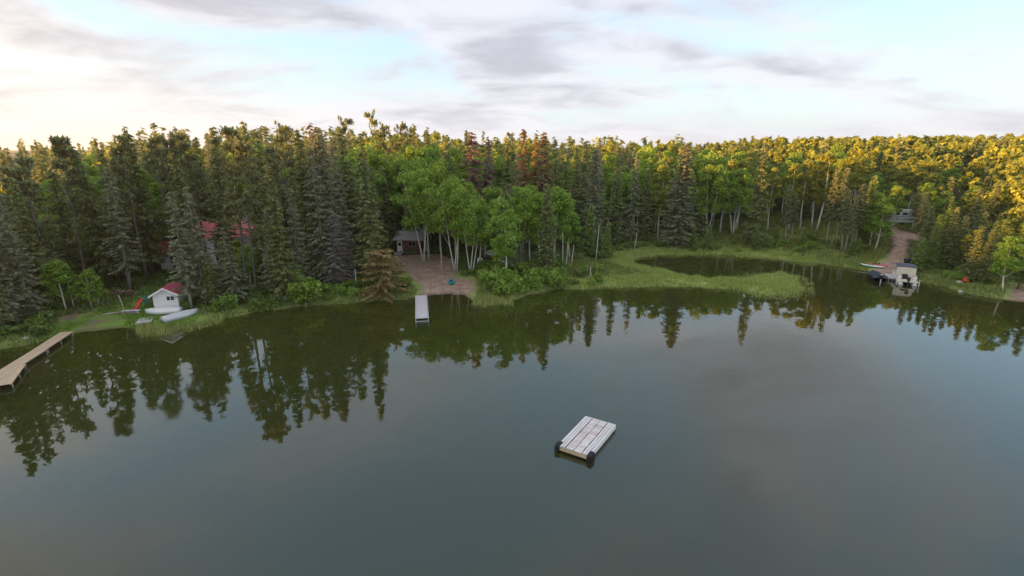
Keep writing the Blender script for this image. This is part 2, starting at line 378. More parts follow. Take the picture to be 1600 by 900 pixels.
# ------------------------------------------------------------------ tree prototypes
def rot_frame(d):
    """two axes across unit vectors d"""
    up = np.tile(np.array([0, 0, 1.0]), (len(d), 1)); a = np.cross(d, up); a = unit(a + 1e-6); return a, unit(np.cross(a, d))
def spruce(H, Rm, z0=.08, whorl=.42, dens=1.0, nb=6, droop=.35, twig=False, gap=.1, power=.8, tl=.32):
    C, A, B = [], [], []; trunk = MB()
    bend = rng.normal(0, .012, 2) * H
    zs = np.linspace(0, H, 9); trunk.tube([(bend[0] * (z / H) ** 2, bend[1] * (z / H) ** 2, z) for z in zs],
        [max(.012 * H * (1 - z / H) ** .8, .02) for z in zs], 7)
    z = z0 * H
    while z < H * .995:
        t_ = (z - z0 * H) / (H * (1 - z0)); rad = Rm * ((1 - t_) ** power) * (.35 + .65 * min(1, t_ / .12 + .45)) + .12
        n = max(3, int(nb * (.6 + .6 * (1 - t_)))); ph = rng.uniform(0, 6.28)
        for k in range(n):
            if rng.random() < gap: continue
            az = ph + 6.283 * k / n + rng.normal(0, .25); L = rad * rng.uniform(.62, 1.15)
            dr = droop * rng.uniform(.6, 1.4) * (1 - .8 * t_)
            m_ = max(2, int(L / .20 * dens)); s = (np.arange(m_) + .6) / m_
            hx = L * s; vz = -dr * hx * (1.25 - .55 * s) + .28 * t_ * hx
            ox, oy = bend * (z / H) ** 2
            zj = rng.normal(0, .33 * whorl)
            pc = np.stack([ox + np.cos(az) * hx, oy + np.sin(az) * hx, z + zj + vz], 1)
            if L > .7 and (twig or rng.random() < .35):
                trunk.tube([(ox, oy, z), tuple(pc[len(pc) // 2]), tuple(pc[-1])], [.035, .022, .01], 3, cap=False)
            for side in (-1, 1, 0):
                ang = az + side * rng.uniform(.5, 1.1, m_)
                ln = tl * (1.25 - .6 * s) * rng.uniform(.6, 1.35, m_) * (1 if side else 1.1)
                d = np.stack([np.cos(ang), np.sin(ang), -.25 - .5 * rng.random(m_)], 1); d = unit(d)
                a_, b_ = rot_frame(d); tw = rng.uniform(-.9, .9, (m_, 1)); wv = a_ * np.cos(tw) + b_ * np.sin(tw)
                C.append(pc + d * ln[:, None] * .6); A.append(d * ln[:, None]); B.append(wv * (ln * (.16 if twig else .36))[:, None])
        z += whorl * rng.uniform(.7, 1.3) * (1 - .45 * t_)
    return trunk, np.vstack(C), np.vstack(A), np.vstack(B), H
def pine(H, Rm, z0=.42, nb=34):
    C, A, B = [], [], []; trunk = MB(); bend = rng.normal(0, .02, 2) * H
    zs = np.linspace(0, H * .97, 9); pos = lambda z: np.array([bend[0] * (z / H) ** 2, bend[1] * (z / H) ** 2, z])
    trunk.tube([tuple(pos(z)) for z in zs], [max(.0105 * H * (1 - z / H) ** .7, .025) for z in zs], 7)
    for k in range(nb):
        t_ = rng.random() ** .8 if k > 3 else .97; z = H * (z0 + (1 - z0) * t_)
        az = rng.uniform(0, 6.28); L = Rm * (1.05 - .72 * t_) * rng.uniform(.45, 1.15); el = rng.uniform(-.15, .35) + .4 * t_
        e = pos(z) + np.array([math.cos(az) * L, math.sin(az) * L, L * el]); mid_ = pos(z) * .5 + e * .5 + np.array([0, 0, -.1])
        trunk.tube([tuple(pos(z)), tuple(mid_), tuple(e)], [.05, .035, .015], 3, cap=False)
        for q in range(int(3 + L * 2.2)):
            s = rng.uniform(.35, 1.05); c0 = pos(z) * (1 - s) + e * s + rng.normal(0, .16, 3); nn_ = 17
            d = unit(rng.normal(0, 1, (nn_, 3)) + np.array([0, 0, .35])); ln = rng.uniform(.16, .36, nn_)
            a_, _ = rot_frame(d)
            C.append(c0 + d * ln[:, None] * .8); A.append(d * ln[:, None]); B.append(a_ * (ln * .30)[:, None])
    for k in range(10):
        z = H * rng.uniform(.12, z0 + .05); az = rng.uniform(0, 6.28); L = rng.uniform(.4, 1.2); p = pos(z)
        trunk.tube([tuple(p), tuple(p + np.array([math.cos(az) * L, math.sin(az) * L, -.25 * L]))], [.03, .01], 3, cap=False)
    return trunk, np.vstack(C), np.vstack(A), np.vstack(B), H
def broadleaf(H, Rm, z0=.35, stems=1, clus=34, per=150, leaf=.17, spread=.18, wide=.6):
    trunk = MB(); C = []; ends = []
    for k in range(stems):
        az = 6.283 * k / max(stems, 1) + rng.uniform(-.5, .5); lean = (spread if stems > 1 else .03) * rng.uniform(.6, 1.3)
        hs = H * rng.uniform(.80, .93); p = []
        for s in np.linspace(0, 1, 8):
            r_ = lean * hs * (s ** 1.2); wob = .018 * H * math.sin(s * 5 + az)
            p.append((math.cos(az) * r_ + wob * .6 + .12 * math.cos(az), math.sin(az) * r_ - wob * .4 + .12 * math.sin(az), hs * s))
        r0 = .0125 * H / (stems ** .3)
        trunk.tube(p, [max(r0 * (1 - s) ** .75, .025) for s in np.linspace(0, 1, 8)], 7)
        for j in range(9):
            s = rng.uniform(z0 * .85, .95); i = s * 7; i0 = int(i); fr_ = i - i0
            q = np.array(p[i0]) * (1 - fr_) + np.array(p[min(i0 + 1, 7)]) * fr_
            a2 = rng.uniform(0, 6.28); L = Rm * rng.uniform(.4, .95) * (1.1 - .6 * s); e = q + np.array([math.cos(a2) * L, math.sin(a2) * L, L * rng.uniform(.5, 1.2)])
            if e[2] > H * .97: e[2] = H * .97
            trunk.tube([tuple(q), tuple((q + e) / 2 + np.array([0, 0, .1])), tuple(e)], [r0 * .45 * (1.1 - s), r0 * .3 * (1.1 - s) + .01, .012], 4, cap=False)
            ends.append(e)
        ends.append(np.array(p[-1]) + [0, 0, .2])
    ends = np.array(ends)
    while len(ends) < clus:
        th = rng.uniform(0, 6.28); s = rng.random(); zz_ = H * (z0 + (1 - z0) * (.04 + .93 * s))
        prof = math.sin(math.pi * min(.97, (.16 + .84 * s) ** 1.0)) ** wide; r_ = Rm * prof * math.sqrt(rng.uniform(.15, 1))
        ends = np.vstack([ends, [[math.cos(th) * r_, math.sin(th) * r_, zz_]]])
    A, B, Cc = [], [], []
    for e in ends:
        n = int(per * rng.uniform(.5, 1.3)); cs = Rm * rng.uniform(.20, .40)
        d = unit(rng.normal(0, 1, (n, 3))); rr = cs * rng.uniform(.25, 1.0, (n, 1)) ** .6
        pc = e + d * rr * np.array([1.1, 1.1, .75]); nrm = unit(d * .7 + rng.normal(0, .6, (n, 3)) + np.array([0, 0, .55]))
        a_, b_ = rot_frame(nrm); tw = rng.uniform(0, 6.28, (n, 1)); sz = leaf * rng.uniform(.6, 1.35, (n, 1))
        Cc.append(pc); A.append((a_ * np.cos(tw) + b_ * np.sin(tw)) * sz); B.append((b_ * np.cos(tw) - a_ * np.sin(tw)) * sz * .72)
    return trunk, np.vstack(Cc), np.vstack(A), np.vstack(B), H
PROTO = {}
def proto(kind, gen, bark, n, tri=False):
    L = []
    for k in range(n):
        tr, c, a, b_, H = gen()
        L.append(dict(trunk=tr.mesh('trunk', M[bark], True), crown=quads(c, a, b_, M['spruce'], 'crown', tri), H=H, raw=(c, a, b_)))
    PROTO[kind] = L
U = rng.uniform
proto('spruce', lambda: spruce(17, U(2.2, 2.8), z0=U(.05, .16), nb=8, whorl=.58, power=.98, tl=.34), 'bark', 5)
proto('slim', lambda: spruce(18, U(1.5, 1.9), z0=U(.12, .28), gap=.18, whorl=.55, nb=7, power=.9), 'bark', 3)
proto('scraggly', lambda: spruce(18, U(2.2, 2.8), z0=U(.12, .2), gap=.3, droop=.5, dens=.95, tl=.32, whorl=.62, nb=8, power=.85), 'greybark', 3)
proto('twiggy', lambda: spruce(15, U(1.8, 2.6), z0=.1, gap=.25, droop=.5, twig=True, dens=1.15, tl=.42), 'greybark', 2)
proto('big', lambda: spruce(19, U(3.0, 3.4), z0=.08, gap=.12, nb=8, droop=.4, power=.62), 'greybark', 2)
proto('young', lambda: spruce(7, U(1.25, 1.7), z0=.03, whorl=.28, nb=8, gap=.02, droop=.2, tl=.24, power=.9), 'bark', 3)
proto('bole', lambda: spruce(15, U(1.4, 1.7), z0=U(.34, .42), gap=.12), 'greybark', 3)
proto('droopy', lambda: spruce(7.2, 4.4, z0=.12, whorl=.30, nb=7, gap=.38, droop=.66, tl=.42, power=.34, dens=.95), 'bark', 1)
proto('pine', lambda: pine(17, U(2.3, 3.0), z0=U(.36, .5), nb=int(U(30, 44))), 'bark', 5)
proto('birch', lambda: broadleaf(14, U(2.5, 3.1), z0=U(.28, .4), clus=46), 'birchbark', 5)
proto('clump', lambda: broadleaf(13, U(2.9, 3.5), z0=.36, stems=3, clus=52, per=140), 'birchbark', 4)
proto('aspen', lambda: broadleaf(15, U(2.1, 2.6), z0=U(.36, .46), clus=40, leaf=.18), 'birchbark', 5)
proto('sapling', lambda: broadleaf(5, 1.3, z0=.2, clus=22, per=80, leaf=.12), 'birchbark', 2)
KIND = {'spruce': ('spruce_tree', 'spruce', 'conical green spruce'), 'slim': ('spruce_tree', 'spruce', 'slender dark spruce'),
    'scraggly': ('spruce_tree', 'grey_spruce', 'thin lichen-grey spruce'), 'twiggy': ('dead_tree', 'grey_twigs', 'dead grey twiggy conifer'),
    'big': ('spruce_tree', 'grey_spruce', 'broad greyish old spruce'), 'young': ('spruce_tree', 'spruce_fresh', 'short fresh green spruce'),
    'bole': ('spruce_tree', 'pine', 'bare-boled conifer'), 'droopy': ('spruce_tree', 'ochre', 'low drooping ochre conifer'),
    'pine': ('pine_tree', 'pine', 'open-crowned pine'), 'birch': ('birch_tree', 'birch', 'leafy green birch'),
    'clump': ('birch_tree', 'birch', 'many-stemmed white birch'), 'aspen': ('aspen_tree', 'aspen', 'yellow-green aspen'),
    'sapling': ('birch_tree', 'birch', 'little bright green birch sapling')}
ZONES = [(60, 'by the long tan dock'), (200, 'beside the woodpile and slide'), (335, 'around the white shed'), (465, 'around the white house'),
    (570, 'between the white house and brown cabin'), (705, 'around the brown cabin'), (790, 'behind the white birches of the beach'), (905, 'above the bushy point next to the beach'),
    (1000, 'behind the reedy spit'), (1135, 'behind the pond'), (1250, 'on the grassy slope behind the pond'), (1340, 'between the pond and boat ramp'),
    (1450, 'along the dirt boat ramp'), (1545, 'behind the orange chair'), (9999, 'beside the far sandy landing')]
FIXED = []; BLD = []
def lean_jitter(): return rng.normal(0, .022), rng.normal(0, .022)
def put_tree(kind, x, y, h, mat=None, label=None, var=None, wide=None, group=None, row=None):
    L = PROTO[kind]; k = int(rng.integers(len(L))) if var is None else var % len(L)
    pr = L[k]; nm, mt, words = KIND[kind]; mt = mat or mt; z = hz(x, y) - .05
    r_ = bpy.data.objects.new(nm, None); COL.objects.link(r_); r_.empty_display_size = .5
    s = h / pr['H']; ws = s ** .55 * (wide or U(.88, 1.14))
    r_.location = (x, y, z); r_.scale = (ws, ws, s); lx, ly = lean_jitter(); r_.rotation_euler = (lx, ly, U(0, 6.28))
    for pn in ('trunk', 'crown'):
        o = bpy.data.objects.new(pn, pr[pn]); COL.objects.link(o); o.parent = r_
        if pn == 'crown' :
            o.material_slots[0].link = 'OBJECT'; o.material_slots[0].material = M[mt]
    if label is None:
        u, v = project(x, y, z); zone = next(n for lim, n in ZONES if u < lim)
        size = 'towering' if h > 19 else 'tall' if h > 16.5 else 'mid-height' if h > 13 else 'short' if h > 9 else 'low'
        label = f"{size} {words} {row or 'in the woods'} {zone}"
        if len(label.replace('-',' ').split()) > 16: label = label.replace('far back in the woods', 'far back')
        group = f"{words} trees {row or 'in the woods'} {zone}"
    if mat in ('rust', 'pink', 'ochre') and group: label = {'rust': 'rusty orange ', 'pink': 'dead pinkish ', 'ochre': 'sun-tinted '}[mat] + label; group = label
    if len(label.replace('-', ' ').split()) > 16: label = label.replace(' in the woods', '').replace(' far back', '').replace(' in the front woods', '').replace(' in the deeper woods', '').replace(' on the bank', ''); group = label
    tag(r_, label, 'tree', group); FIXED.append((x, y)); return r_
def tree_px(kind, u, vb, vt, **kw):
    x, y, z = P(u, vb); h = z_for_v(y, vt) - z
    kw.setdefault('row', 'on the bank'); return put_tree(kind, x, y, max(h, 1.5), **kw)

# ------------------------------------------------------------------ buildings
def window(par, x0, x1, z0, z1, y, mat='white_paint', bars=1):
    fr_ = MB(); wd = .06
    fr_.box(x0 - wd, x1 + wd, y - .04, y + .02, z1, z1 + wd).box(x0 - wd, x1 + wd, y - .05, y + .02, z0 - wd, z0)
    fr_.box(x0 - wd, x0, y - .04, y + .02, z0, z1).box(x1, x1 + wd, y - .04, y + .02, z0, z1)
    n = bars + 1; step = (x1 - x0) / n
    for k in range(1, n): fr_.box(x0 + k * step - .03, x0 + k * step + .03, y - .035, y + .02, z0, z1)
    wo_ = fr_.build('window', M[mat], par)
    for k in range(n):
        MB().box(x0 + k * step + (.03 if k else 0), x0 + (k + 1) * step - (.03 if k < n - 1 else 0), y - .012, y + .012, z0, z1).build('pane', M['glass'], wo_)
def gable(par, w, d, hw, hr, over, wall, roof, axis='x', name='wall', y0=0):
    """walls + two roof slopes; ridge along x (eaves face front) or along y (gable faces front)"""
    mb = MB()
    if axis == 'y':
        poly = [(-w/2, 0), (w/2, 0), (w/2, hw), (0, hw + hr), (-w/2, hw)]
        mb.add([(x, y0, z) for x, z in poly] + [(x, y0 + d, z) for x, z in poly], [(0,1,2,3,4),(9,8,7,6,5),(1,6,7,2),(0,4,9,5),(0,5,6,1),(2,7,8,3),(3,8,9,4)])
    else:
        poly = [(y0, 0), (y0 + d, 0), (y0 + d, hw), (y0 + d/2, hw + hr), (y0, hw)]
        mb.add([(-w/2, y, z) for y, z in poly] + [(w/2, y, z) for y, z in poly], [(4,3,2,1,0),(5,6,7,8,9),(1,2,7,6),(0,5,9,4),(0,1,6,5),(2,3,8,7),(3,4,9,8)])
    mb.build(name, M[wall], par)
    for s in (-1, 1):
        r_ = MB(); span = (w if axis == 'y' else d) / 2; sl = hr / span; e = span + over; th = .09
        zt, zb = hw + hr + .03, hw + hr - sl * e + .03
        if axis == 'y':
            q = [(0, zt), (s * e, zb)]
            vs = [(q[0][0], y0 - over, q[0][1]), (q[1][0], y0 - over, q[1][1]), (q[1][0], y0 + d + over, q[1][1]), (q[0][0], y0 + d + over, q[0][1])]
        else:
            yc = y0 + d / 2
            vs = [(-w/2 - over, yc, zt), (-w/2 - over, yc + s * e, zb), (w/2 + over, yc + s * e, zb), (w/2 + over, yc, zt)]
        r_.add(vs + [(x, y, z + th) for x, y, z in vs], [(3,2,1,0),(4,5,6,7),(0,1,5,4),(1,2,6,5),(2,3,7,6),(3,0,4,7)])
        r_.build('roof_slope', M[roof], par)
def site(u, v, rz=0): x, y, z = P(u, v); return (x, y, z)
# white shed
x, y, z = site(262, 486); BLD.append((x, y, 3.2)); SHED = (x, y, z)
sh = thing('garden_shed', 'small white shed with a red roof on the grassy bank', 'shed', (x, y, z), R(14))
gable(sh, 2.6, 2.8, 2.15, .75, .38, 'white_paint', 'red_roof', 'y')
for k in range(10): MB().box(-1.24, 1.24, -.022, -.001, .02 + k * .212, .20 + k * .212).build('siding_board', M['white_paint'], sh)
window(sh, .15, .95, 1.35, 1.85, -.03)
for s in (-1, 1):
    e = 1.3 + .38; b = MB(); zt = 2.15 + .75 + .03; zb = zt - .75 / 1.3 * e
    b.add([(0, -.42, zt - .14), (s * e, -.42, zb - .14), (s * e, -.42, zb + .1), (0, -.42, zt + .1), (0, -.385, zt - .14), (s * e, -.385, zb - .14), (s * e, -.385, zb + .1), (0, -.385, zt + .1)],
        [(0,1,2,3),(7,6,5,4),(0,4,5,1),(2,6,7,3),(1,5,6,2),(0,3,7,4)]).build('fascia_board', M['white_paint'], sh)
MB().box(-1.34, -1.30, 1.0, 1.9, .05, 1.95).build('door', M['grey_wood'], sh)
for s in (-1, 1): MB().box(s * 1.3 - .05, s * 1.3 + .05, -.03, .05, 0, 2.12).build('corner_board', M['white_paint'], sh)
# white two storey house with red roof
x, y, z = site(362, 418); BLD.append((x, y + 3, 9)); HOUSE = (x, y, z)
ho = thing('house', 'two-storey white house with faded red roof half hidden by conifers', 'house', (x, y, z), R(20))
gable(ho, 10.5, 7, 5.2, 1.9, .5, 'white_paint', 'pink_roof', 'x')
wing = bpy.data.objects.new('side_wing', None); COL.objects.link(wing); wing.parent = ho; wing.location = (-7.6, .6, 0)
gable(wing, 4.6, 5.2, 3.0, 1.4, .4, 'white_paint', 'pink_roof', 'x')
for wx in (-4.2, -1.5, 1.6, 4.0):
    window(ho, wx - .5, wx + .5, 3.3, 4.5, -.005); window(ho, wx - .5, wx + .5, .9, 2.1, -.005)
window(wing, -.9, .9, 1.2, 2.3, -.005, bars=2)
dk = MB().box(-5, 5, -2.4, -.01, .35, .5).build('deck', M['grey_wood'], ho)
for px_ in (-4.8, -1.6, 1.6, 4.8): MB().box(px_ - .06, px_ + .06, -2.4, -2.28, .5, 1.45).build('deck_post', M['white_paint'], ho)
MB().box(-5, 5, -2.37, -2.31, 1.45, 1.53).build('deck_rail', M['white_paint'], ho)
MB().box(2.2, 2.9, 3.0, 3.7, 6.4, 8.0).build('chimney', M['stone'], ho)
# brown cabin
x, y, z = site(640, 396); BLD.append((x, y + 1.5, 4.2)); CABIN = (x, y, z)
cb = thing('cabin', 'dark brown log cabin with grey roof and white door', 'cabin', (x, y, z), R(-4))
gable(cb, 4.6, 4.4, 2.65, 1.05, .55, 'brown_wall', 'grey_roof', 'x')
for k in range(12): MB().box(-2.31, 2.31, -.05, -.002, .06 + k * .212, .06 + k * .212 + .19).build('log_course', M['brown_wall'], cb)
d_ = MB().box(-2.2, -1.3, -.11, -.052, .32, 2.32).build('door', M['white_paint'], cb)
MB().box(-2.0, -1.5, -.125, -.108, 1.35, 1.95).build('door_pane', M['glass'], d_); MB().tube([(-1.38, -.17, 1.2), (-1.38, -.11, 1.2)], .035, 6).build('handle', M['black'], d_)
window(cb, -.1, 1.2, 1.35, 2.15, -.075, 'grey_wood', bars=1)
po = MB().box(-2.5, -.9, -1.3, -.055, .16, .3).build('porch', M['grey_wood'], cb)
for k in range(2): MB().box(-2.45, -1.05, -1.6 - .3 * k, -1.31 - .3 * k, .0 - .08 * k, .16 - .08 * k).build('step', M['grey_wood'], po)
for yy in (-1.28, -.7): MB().box(-.98, -.90, yy, yy + .08, .3, 1.2).build('porch_post', M['pale_log'], po)
MB().box(-.99, -.89, -1.3, -.06, 1.2, 1.26).build('handrail', M['pale_log'], po)
# two pale outbuildings glimpsed through the woods
for (u, v, lab, w_, d2, hw, rf) in ((56, 424, 'small pale cottage with white walls deep in the shady conifers', 4.2, 4, 2.6, 'grey_roof'), (163, 402, 'low white trailer roof showing between grey spruces', 4.6, 2.4, 2.2, 'white_gel')):
    x, y, z = P(u, v); BLD.append((x, y + 1, 4))
    o = thing('cottage' if rf == 'grey_roof' else 'camper_trailer', lab, 'cottage' if rf == 'grey_roof' else 'trailer', (x, y, z), R(18))
    gable(o, w_, d2, hw, .7 if rf == 'grey_roof' else .18, .3, 'white_paint', rf, 'x'); window(o, -1.4, -.4, 1.1, 1.9, -.005); window(o, .5, 1.5, 1.1, 1.9, -.005)
    MB().box(-.25, .4, -.04, -.002, .1, 2.0).build('door', M['grey_gel'], o)
# camper above the boat ramp
x, y, z = site(1412, 346); BLD.append((x, y + 1.5, 5.5))
rv = thing('camper_van', 'white camper with dark windows parked at the top of the ramp road', 'camper', (x, y, z), R(-8), scale=.78)
prof = [(-3.2, .5), (3.2, .5), (3.3, 1.4), (2.6, 2.1), (2.9, 2.9), (-3.1, 2.9), (-3.3, 2.4), (-3.3, .9)]
mb = MB(); n = len(prof); mb.add([(a, 0, b_) for a, b_ in prof] + [(a, 2.3, b_) for a, b_ in prof], [tuple(range(n)), tuple(reversed(range(n, 2 * n)))] + [((i + 1) % n, i, n + i, n + (i + 1) % n) for i in range(n)]); mb.build('body', M['white_gel'], rv, bevel=.08)
for a, b_ in ((-2.6, -1.4), (-.6, .6), (1.6, 2.4)): MB().box(a, b_, -.02, .02, 1.55, 2.2).build('window', M['glass'], rv)
MB().box(.75, 1.4, -.03, .01, .6, 2.4).build('door', M['grey_gel'], rv)
MB().box(-3.28, 3.2, -.015, .01, 1.15, 1.25).build('side_stripe', M['slate'], rv)
for a in (-1.9, 2.0):
    for yy in (.0, 2.1):
        w_ = MB().tube([(a, yy - .02, .38), (a, yy + .22, .38)], .38, 16).build('wheel', M['tyre'], rv); MB().tube([(a, yy - .04, .38), (a, yy - .021, .38)], .2, 12).build('rim', M['alu'], w_)
MB().box(-1.6, -.4, .7, 1.6, 2.9, 3.15).build('roof_vent', M['white_plastic'], rv)
x, y, z = site(1409, 352)
ut = thing('flat_trailer', 'long pale grey flatbed trailer in front of the white camper', 'trailer', (x, y, z), R(-10))
MB().box(-2.2, 2.2, 0, 1.8, .55, .68).build('bed', M['dock_deck'], ut)
MB().box(-2.2, 2.2, -.04, -.001, .55, 1.0).build('side_board', M['alu'], ut); MB().box(-2.2, 2.2, 1.801, 1.84, .55, 1.0).build('side_board', M['alu'], ut)
for s in (-.15, 1.95): MB().tube([(0, s - .1, .3), (0, s + .1, .3)], .3, 14).build('wheel', M['tyre'], ut)
MB().tube([(2.2, .9, .6), (3.5, .9, .5)], .05, 6).build('tow_bar', M['black'], ut)

# ------------------------------------------------------------------ boats, docks and shore things
def hull_secs(L, W, H, n=11, flare=.75, bow=.9, pts=9, deck=True, stern=.75, keel=.25):
    secs = []
    for i in range(n):
        s = i / (n - 1); x_ = -L / 2 + L * s
        wd = W / 2 * (stern + (1 - stern) * math.sin(min(1, s / .55) * math.pi / 2)) * (1 if s < .55 else max(.03, math.cos((s - .55) / .45 * math.pi / 2) ** bow))
        zk = keel * H * max(0, (s - .6) / .4) ** 2; sheer = H * (1 + .18 * max(0, (s - .4) / .6) ** 2)
        sec = []
        for k in range(pts):
            a = math.pi * k / (pts - 1); c_ = math.cos(a); sn = math.sin(a)
            sec.append((x_, -wd * (abs(c_) ** flare) * (1 if c_ > 0 else -1), sheer - (sheer - zk) * (sn ** .7)))
        secs.append(sec)
    return secs
def rowboat(name, label, cat, loc, rz, L, W, H, mat, upside=True, tilt=0, group=None):
    o = thing(name, label, cat, loc, rz, group); hb = MB(); secs = hull_secs(L, W, H)
    flip = (lambda s: [(p[0], p[1], H * 1.18 - p[2]) for p in s]) if upside else (lambda s: s)
    hb.loft([flip(s) for s in secs], closed=False, cap=False)
    for end in (0,): e = flip(secs[end]); hb.add(e, [tuple(range(len(e)))])
    h_ = hb.build('hull', M[mat], o, smooth=True); sm = h_.modifiers.new('thick', 'SOLIDIFY'); sm.thickness = .03
    zt = lambda s: flip([(0, 0, -.0)])[0][2]
    k_ = MB(); k_.tube([flip([(s[4][0], 0, s[4][2] - .02)])[0] for s in secs], .03, 6); k_.build('keel', M['white_plastic'], o)
    for sgn in (0, -1):
        MB().tube([flip([s[sgn]])[0] for s in secs], .035, 6).build('gunwale', M['alu'], o)
        MB().tube([flip([s[3 if sgn == 0 else 5]])[0] for s in secs[:-1]], .02, 5).build('strake', M[mat], o)
    for s in (3, 6): p = secs[s][0]; q = secs[s][-1]; MB().tube([flip([p])[0], flip([q])[0]], .05, 6).build('thwart', M['grey_wood'], o)
    o.rotation_euler = (tilt, 0, rz); return o
def kayak(name, label, loc, rz, L, W, c1, c2, group=None, cock=True):
    o = thing(name, label, 'kayak', loc, rz, group)
    def prof(s): return W / 2 * max(.04, math.sin(math.pi * min(max(s, .015), .985)) ** .6)
    lo, hi = MB(), MB(); n = 15; lsec, hsec = [], []
    for i in range(n):
        s = i / (n - 1); x_ = L * (s - .5); wd = prof(s); rise = .10 * abs(2 * s - 1) ** 3
        lsec.append([(x_, wd * math.cos(a), .2 + rise * .6 - .19 * math.sin(a) * (1 - abs(2 * s - 1) ** 4 * .6)) for a in np.linspace(0, math.pi, 9)])
        hsec.append([(x_, wd * 1.0 * math.cos(a), .203 + rise * .6 + .12 * math.sin(a)) for a in np.linspace(0, math.pi, 9)])
    lo.loft(lsec, closed=False, cap=False).build('hull', M[c1], o, True); hi.loft(hsec, closed=False, cap=False).build('deck', M[c2], o, True)
    if cock:
        ring = [(.42 * math.cos(a) * L / 3.0, .24 * math.sin(a), .335) for a in np.linspace(0, 2 * math.pi, 17)]
        MB().add([(p[0], p[1], .33) for p in ring[:-1]], [tuple(range(16))]).build('cockpit', M['black'], o); MB().tube(ring, .022, 5, False).build('coaming', M['black'], o)
        MB().box(-.42, -.34, -.18, .18, .33, .55).build('seat_back', M['black'], o)
    for s in (-1, 1): MB().tube([(s * L * .44, -.04, .32), (s * L * .46, 0, .36), (s * L * .44, .04, .32)], .012, 5).build('handle', M['black'], o)
    return o
def near(u, v, dz=0): x, y, z = P(u, v); return (x, y, z + dz)
# boats at the shed
rowboat('rowing_boat', 'white rowboat lying upside down in front of the white shed', 'boat', near(256, 490, .02), R(188), 4.0, 1.45, .55, 'white_gel')
rowboat('rowing_boat', 'grey aluminium boat upturned on the reedy bank near the shed', 'boat', near(283, 496, .05), R(62), 4.2, 1.35, .5, 'grey_gel', tilt=R(6))
x, y, z = P(227, 503); o = thing('swim_platform', 'pale wooden platform lying on the grass at the waterline', 'platform', (x, y, z + .1), R(24))
MB().box(-.75, .75, -1.1, -1.02, -.12, .06).build('edge_beam', M['pale_log'], o); MB().box(-.75, .75, 1.02, 1.1, -.12, .06).build('edge_beam', M['pale_log'], o)
for k in range(8): MB().box(-.75, .75, -1.015 + k * .255, -.785 + k * .255, .0, .055).build('plank', M['dock_deck'], o)
x, y, z = P(206, 492); o = thing('bench', 'low plank bench on the lawn by the red slide', 'bench', (x, y, z), R(8))
for k in range(2): MB().box(-1, 1, -.28 + k * .3, .0 + k * .3, .40, .46).build('plank', M['dock_deck'], o)
MB().box(-1, 1, -.24, -.2, .16, .24).build('stretcher', M['pale_log'], o)
for s in (-.8, .8): MB().box(s - .06, s + .06, -.25, .28, 0, .4).build('leg', M['pale_log'], o)
x, y, z = P(209, 488); o = thing('playground_slide', 'red plastic slide with a teal ladder frame on the lawn', 'slide', (x, y, z), R(-12), scale=.78)
ch = MB(); secs = []
for s in np.linspace(0, 1, 9):
    yy = .1 + 1.9 * s; zz_ = .16 + 1.35 * (3 * s * s - 2 * s ** 3) ** .9
    secs.append([(-.32, yy, zz_ + .16), (-.27, yy, zz_), (.27, yy, zz_), (.32, yy, zz_ + .16), (.27, yy, zz_ - .05), (-.27, yy, zz_ - .05)])
ch.loft(secs).build('chute', M['red_plastic'], o)
for s in (-.36, .36): MB().tube([(s, 2.75, 0), (s, 2.15, 1.6), (s, 2.05, 2.1)], .05, 6).build('side_rail', M['teal'], o)
for k in range(4): MB().tube([(-.36, 2.66 - k * .14, .25 + k * .36), (.36, 2.66 - k * .14, .25 + k * .36)], .035, 6).build('rung', M['teal'], o)
MB().box(-.36, .36, 2.0, 2.5, 1.46, 1.54).build('platform', M['teal'], o)
x, y, z = P(196, 491); tag(MB().tube([(x, y, z - .1), (x - .15, y, z + 1.2), (x - .35, y, z + 2.35)], [.07, .06, .05], 7).build('wooden_post', M['pale_log'], smooth=True), 'leaning bleached post standing on the lawn near the slide', 'post')
a = P(160, 494); b_ = P(193, 489)
tag(MB().tube([(a[0], a[1], a[2] + .1), ((a[0] + b_[0]) / 2, (a[1] + b_[1]) / 2, (a[2] + b_[2]) / 2 + .15), (b_[0], b_[1], b_[2] + .1)], [.11, .10, .08], 8).build('fallen_log', M['pale_log'], smooth=True), 'bleached log lying on the ground beside the leaning post', 'log')
x, y, z = P(193, 464); o = thing('woodpile', 'heap of dark split firewood under a shady spruce', 'woodpile', (x, y, z), R(10))
lm = MB().tube([(0, -.24, 0), (0, .24, 0)], .11, 6).mesh('log', M['logs'])
for k in range(70):
    lv = int(4 * rng.random() ** 1.6); q = bpy.data.objects.new('log', lm); COL.objects.link(q); q.parent = o
    q.location = (U(-1.9, 1.9) * (1 - lv * .17), U(-.5, .5), .09 + lv * .19); q.rotation_euler = (U(-.3, .3), U(-.2, .2), U(-.5, .5) + (1.5 if rng.random() < .3 else 0)); q.scale = (U(.7, 1.3), U(.8, 1.4), U(.7, 1.2))
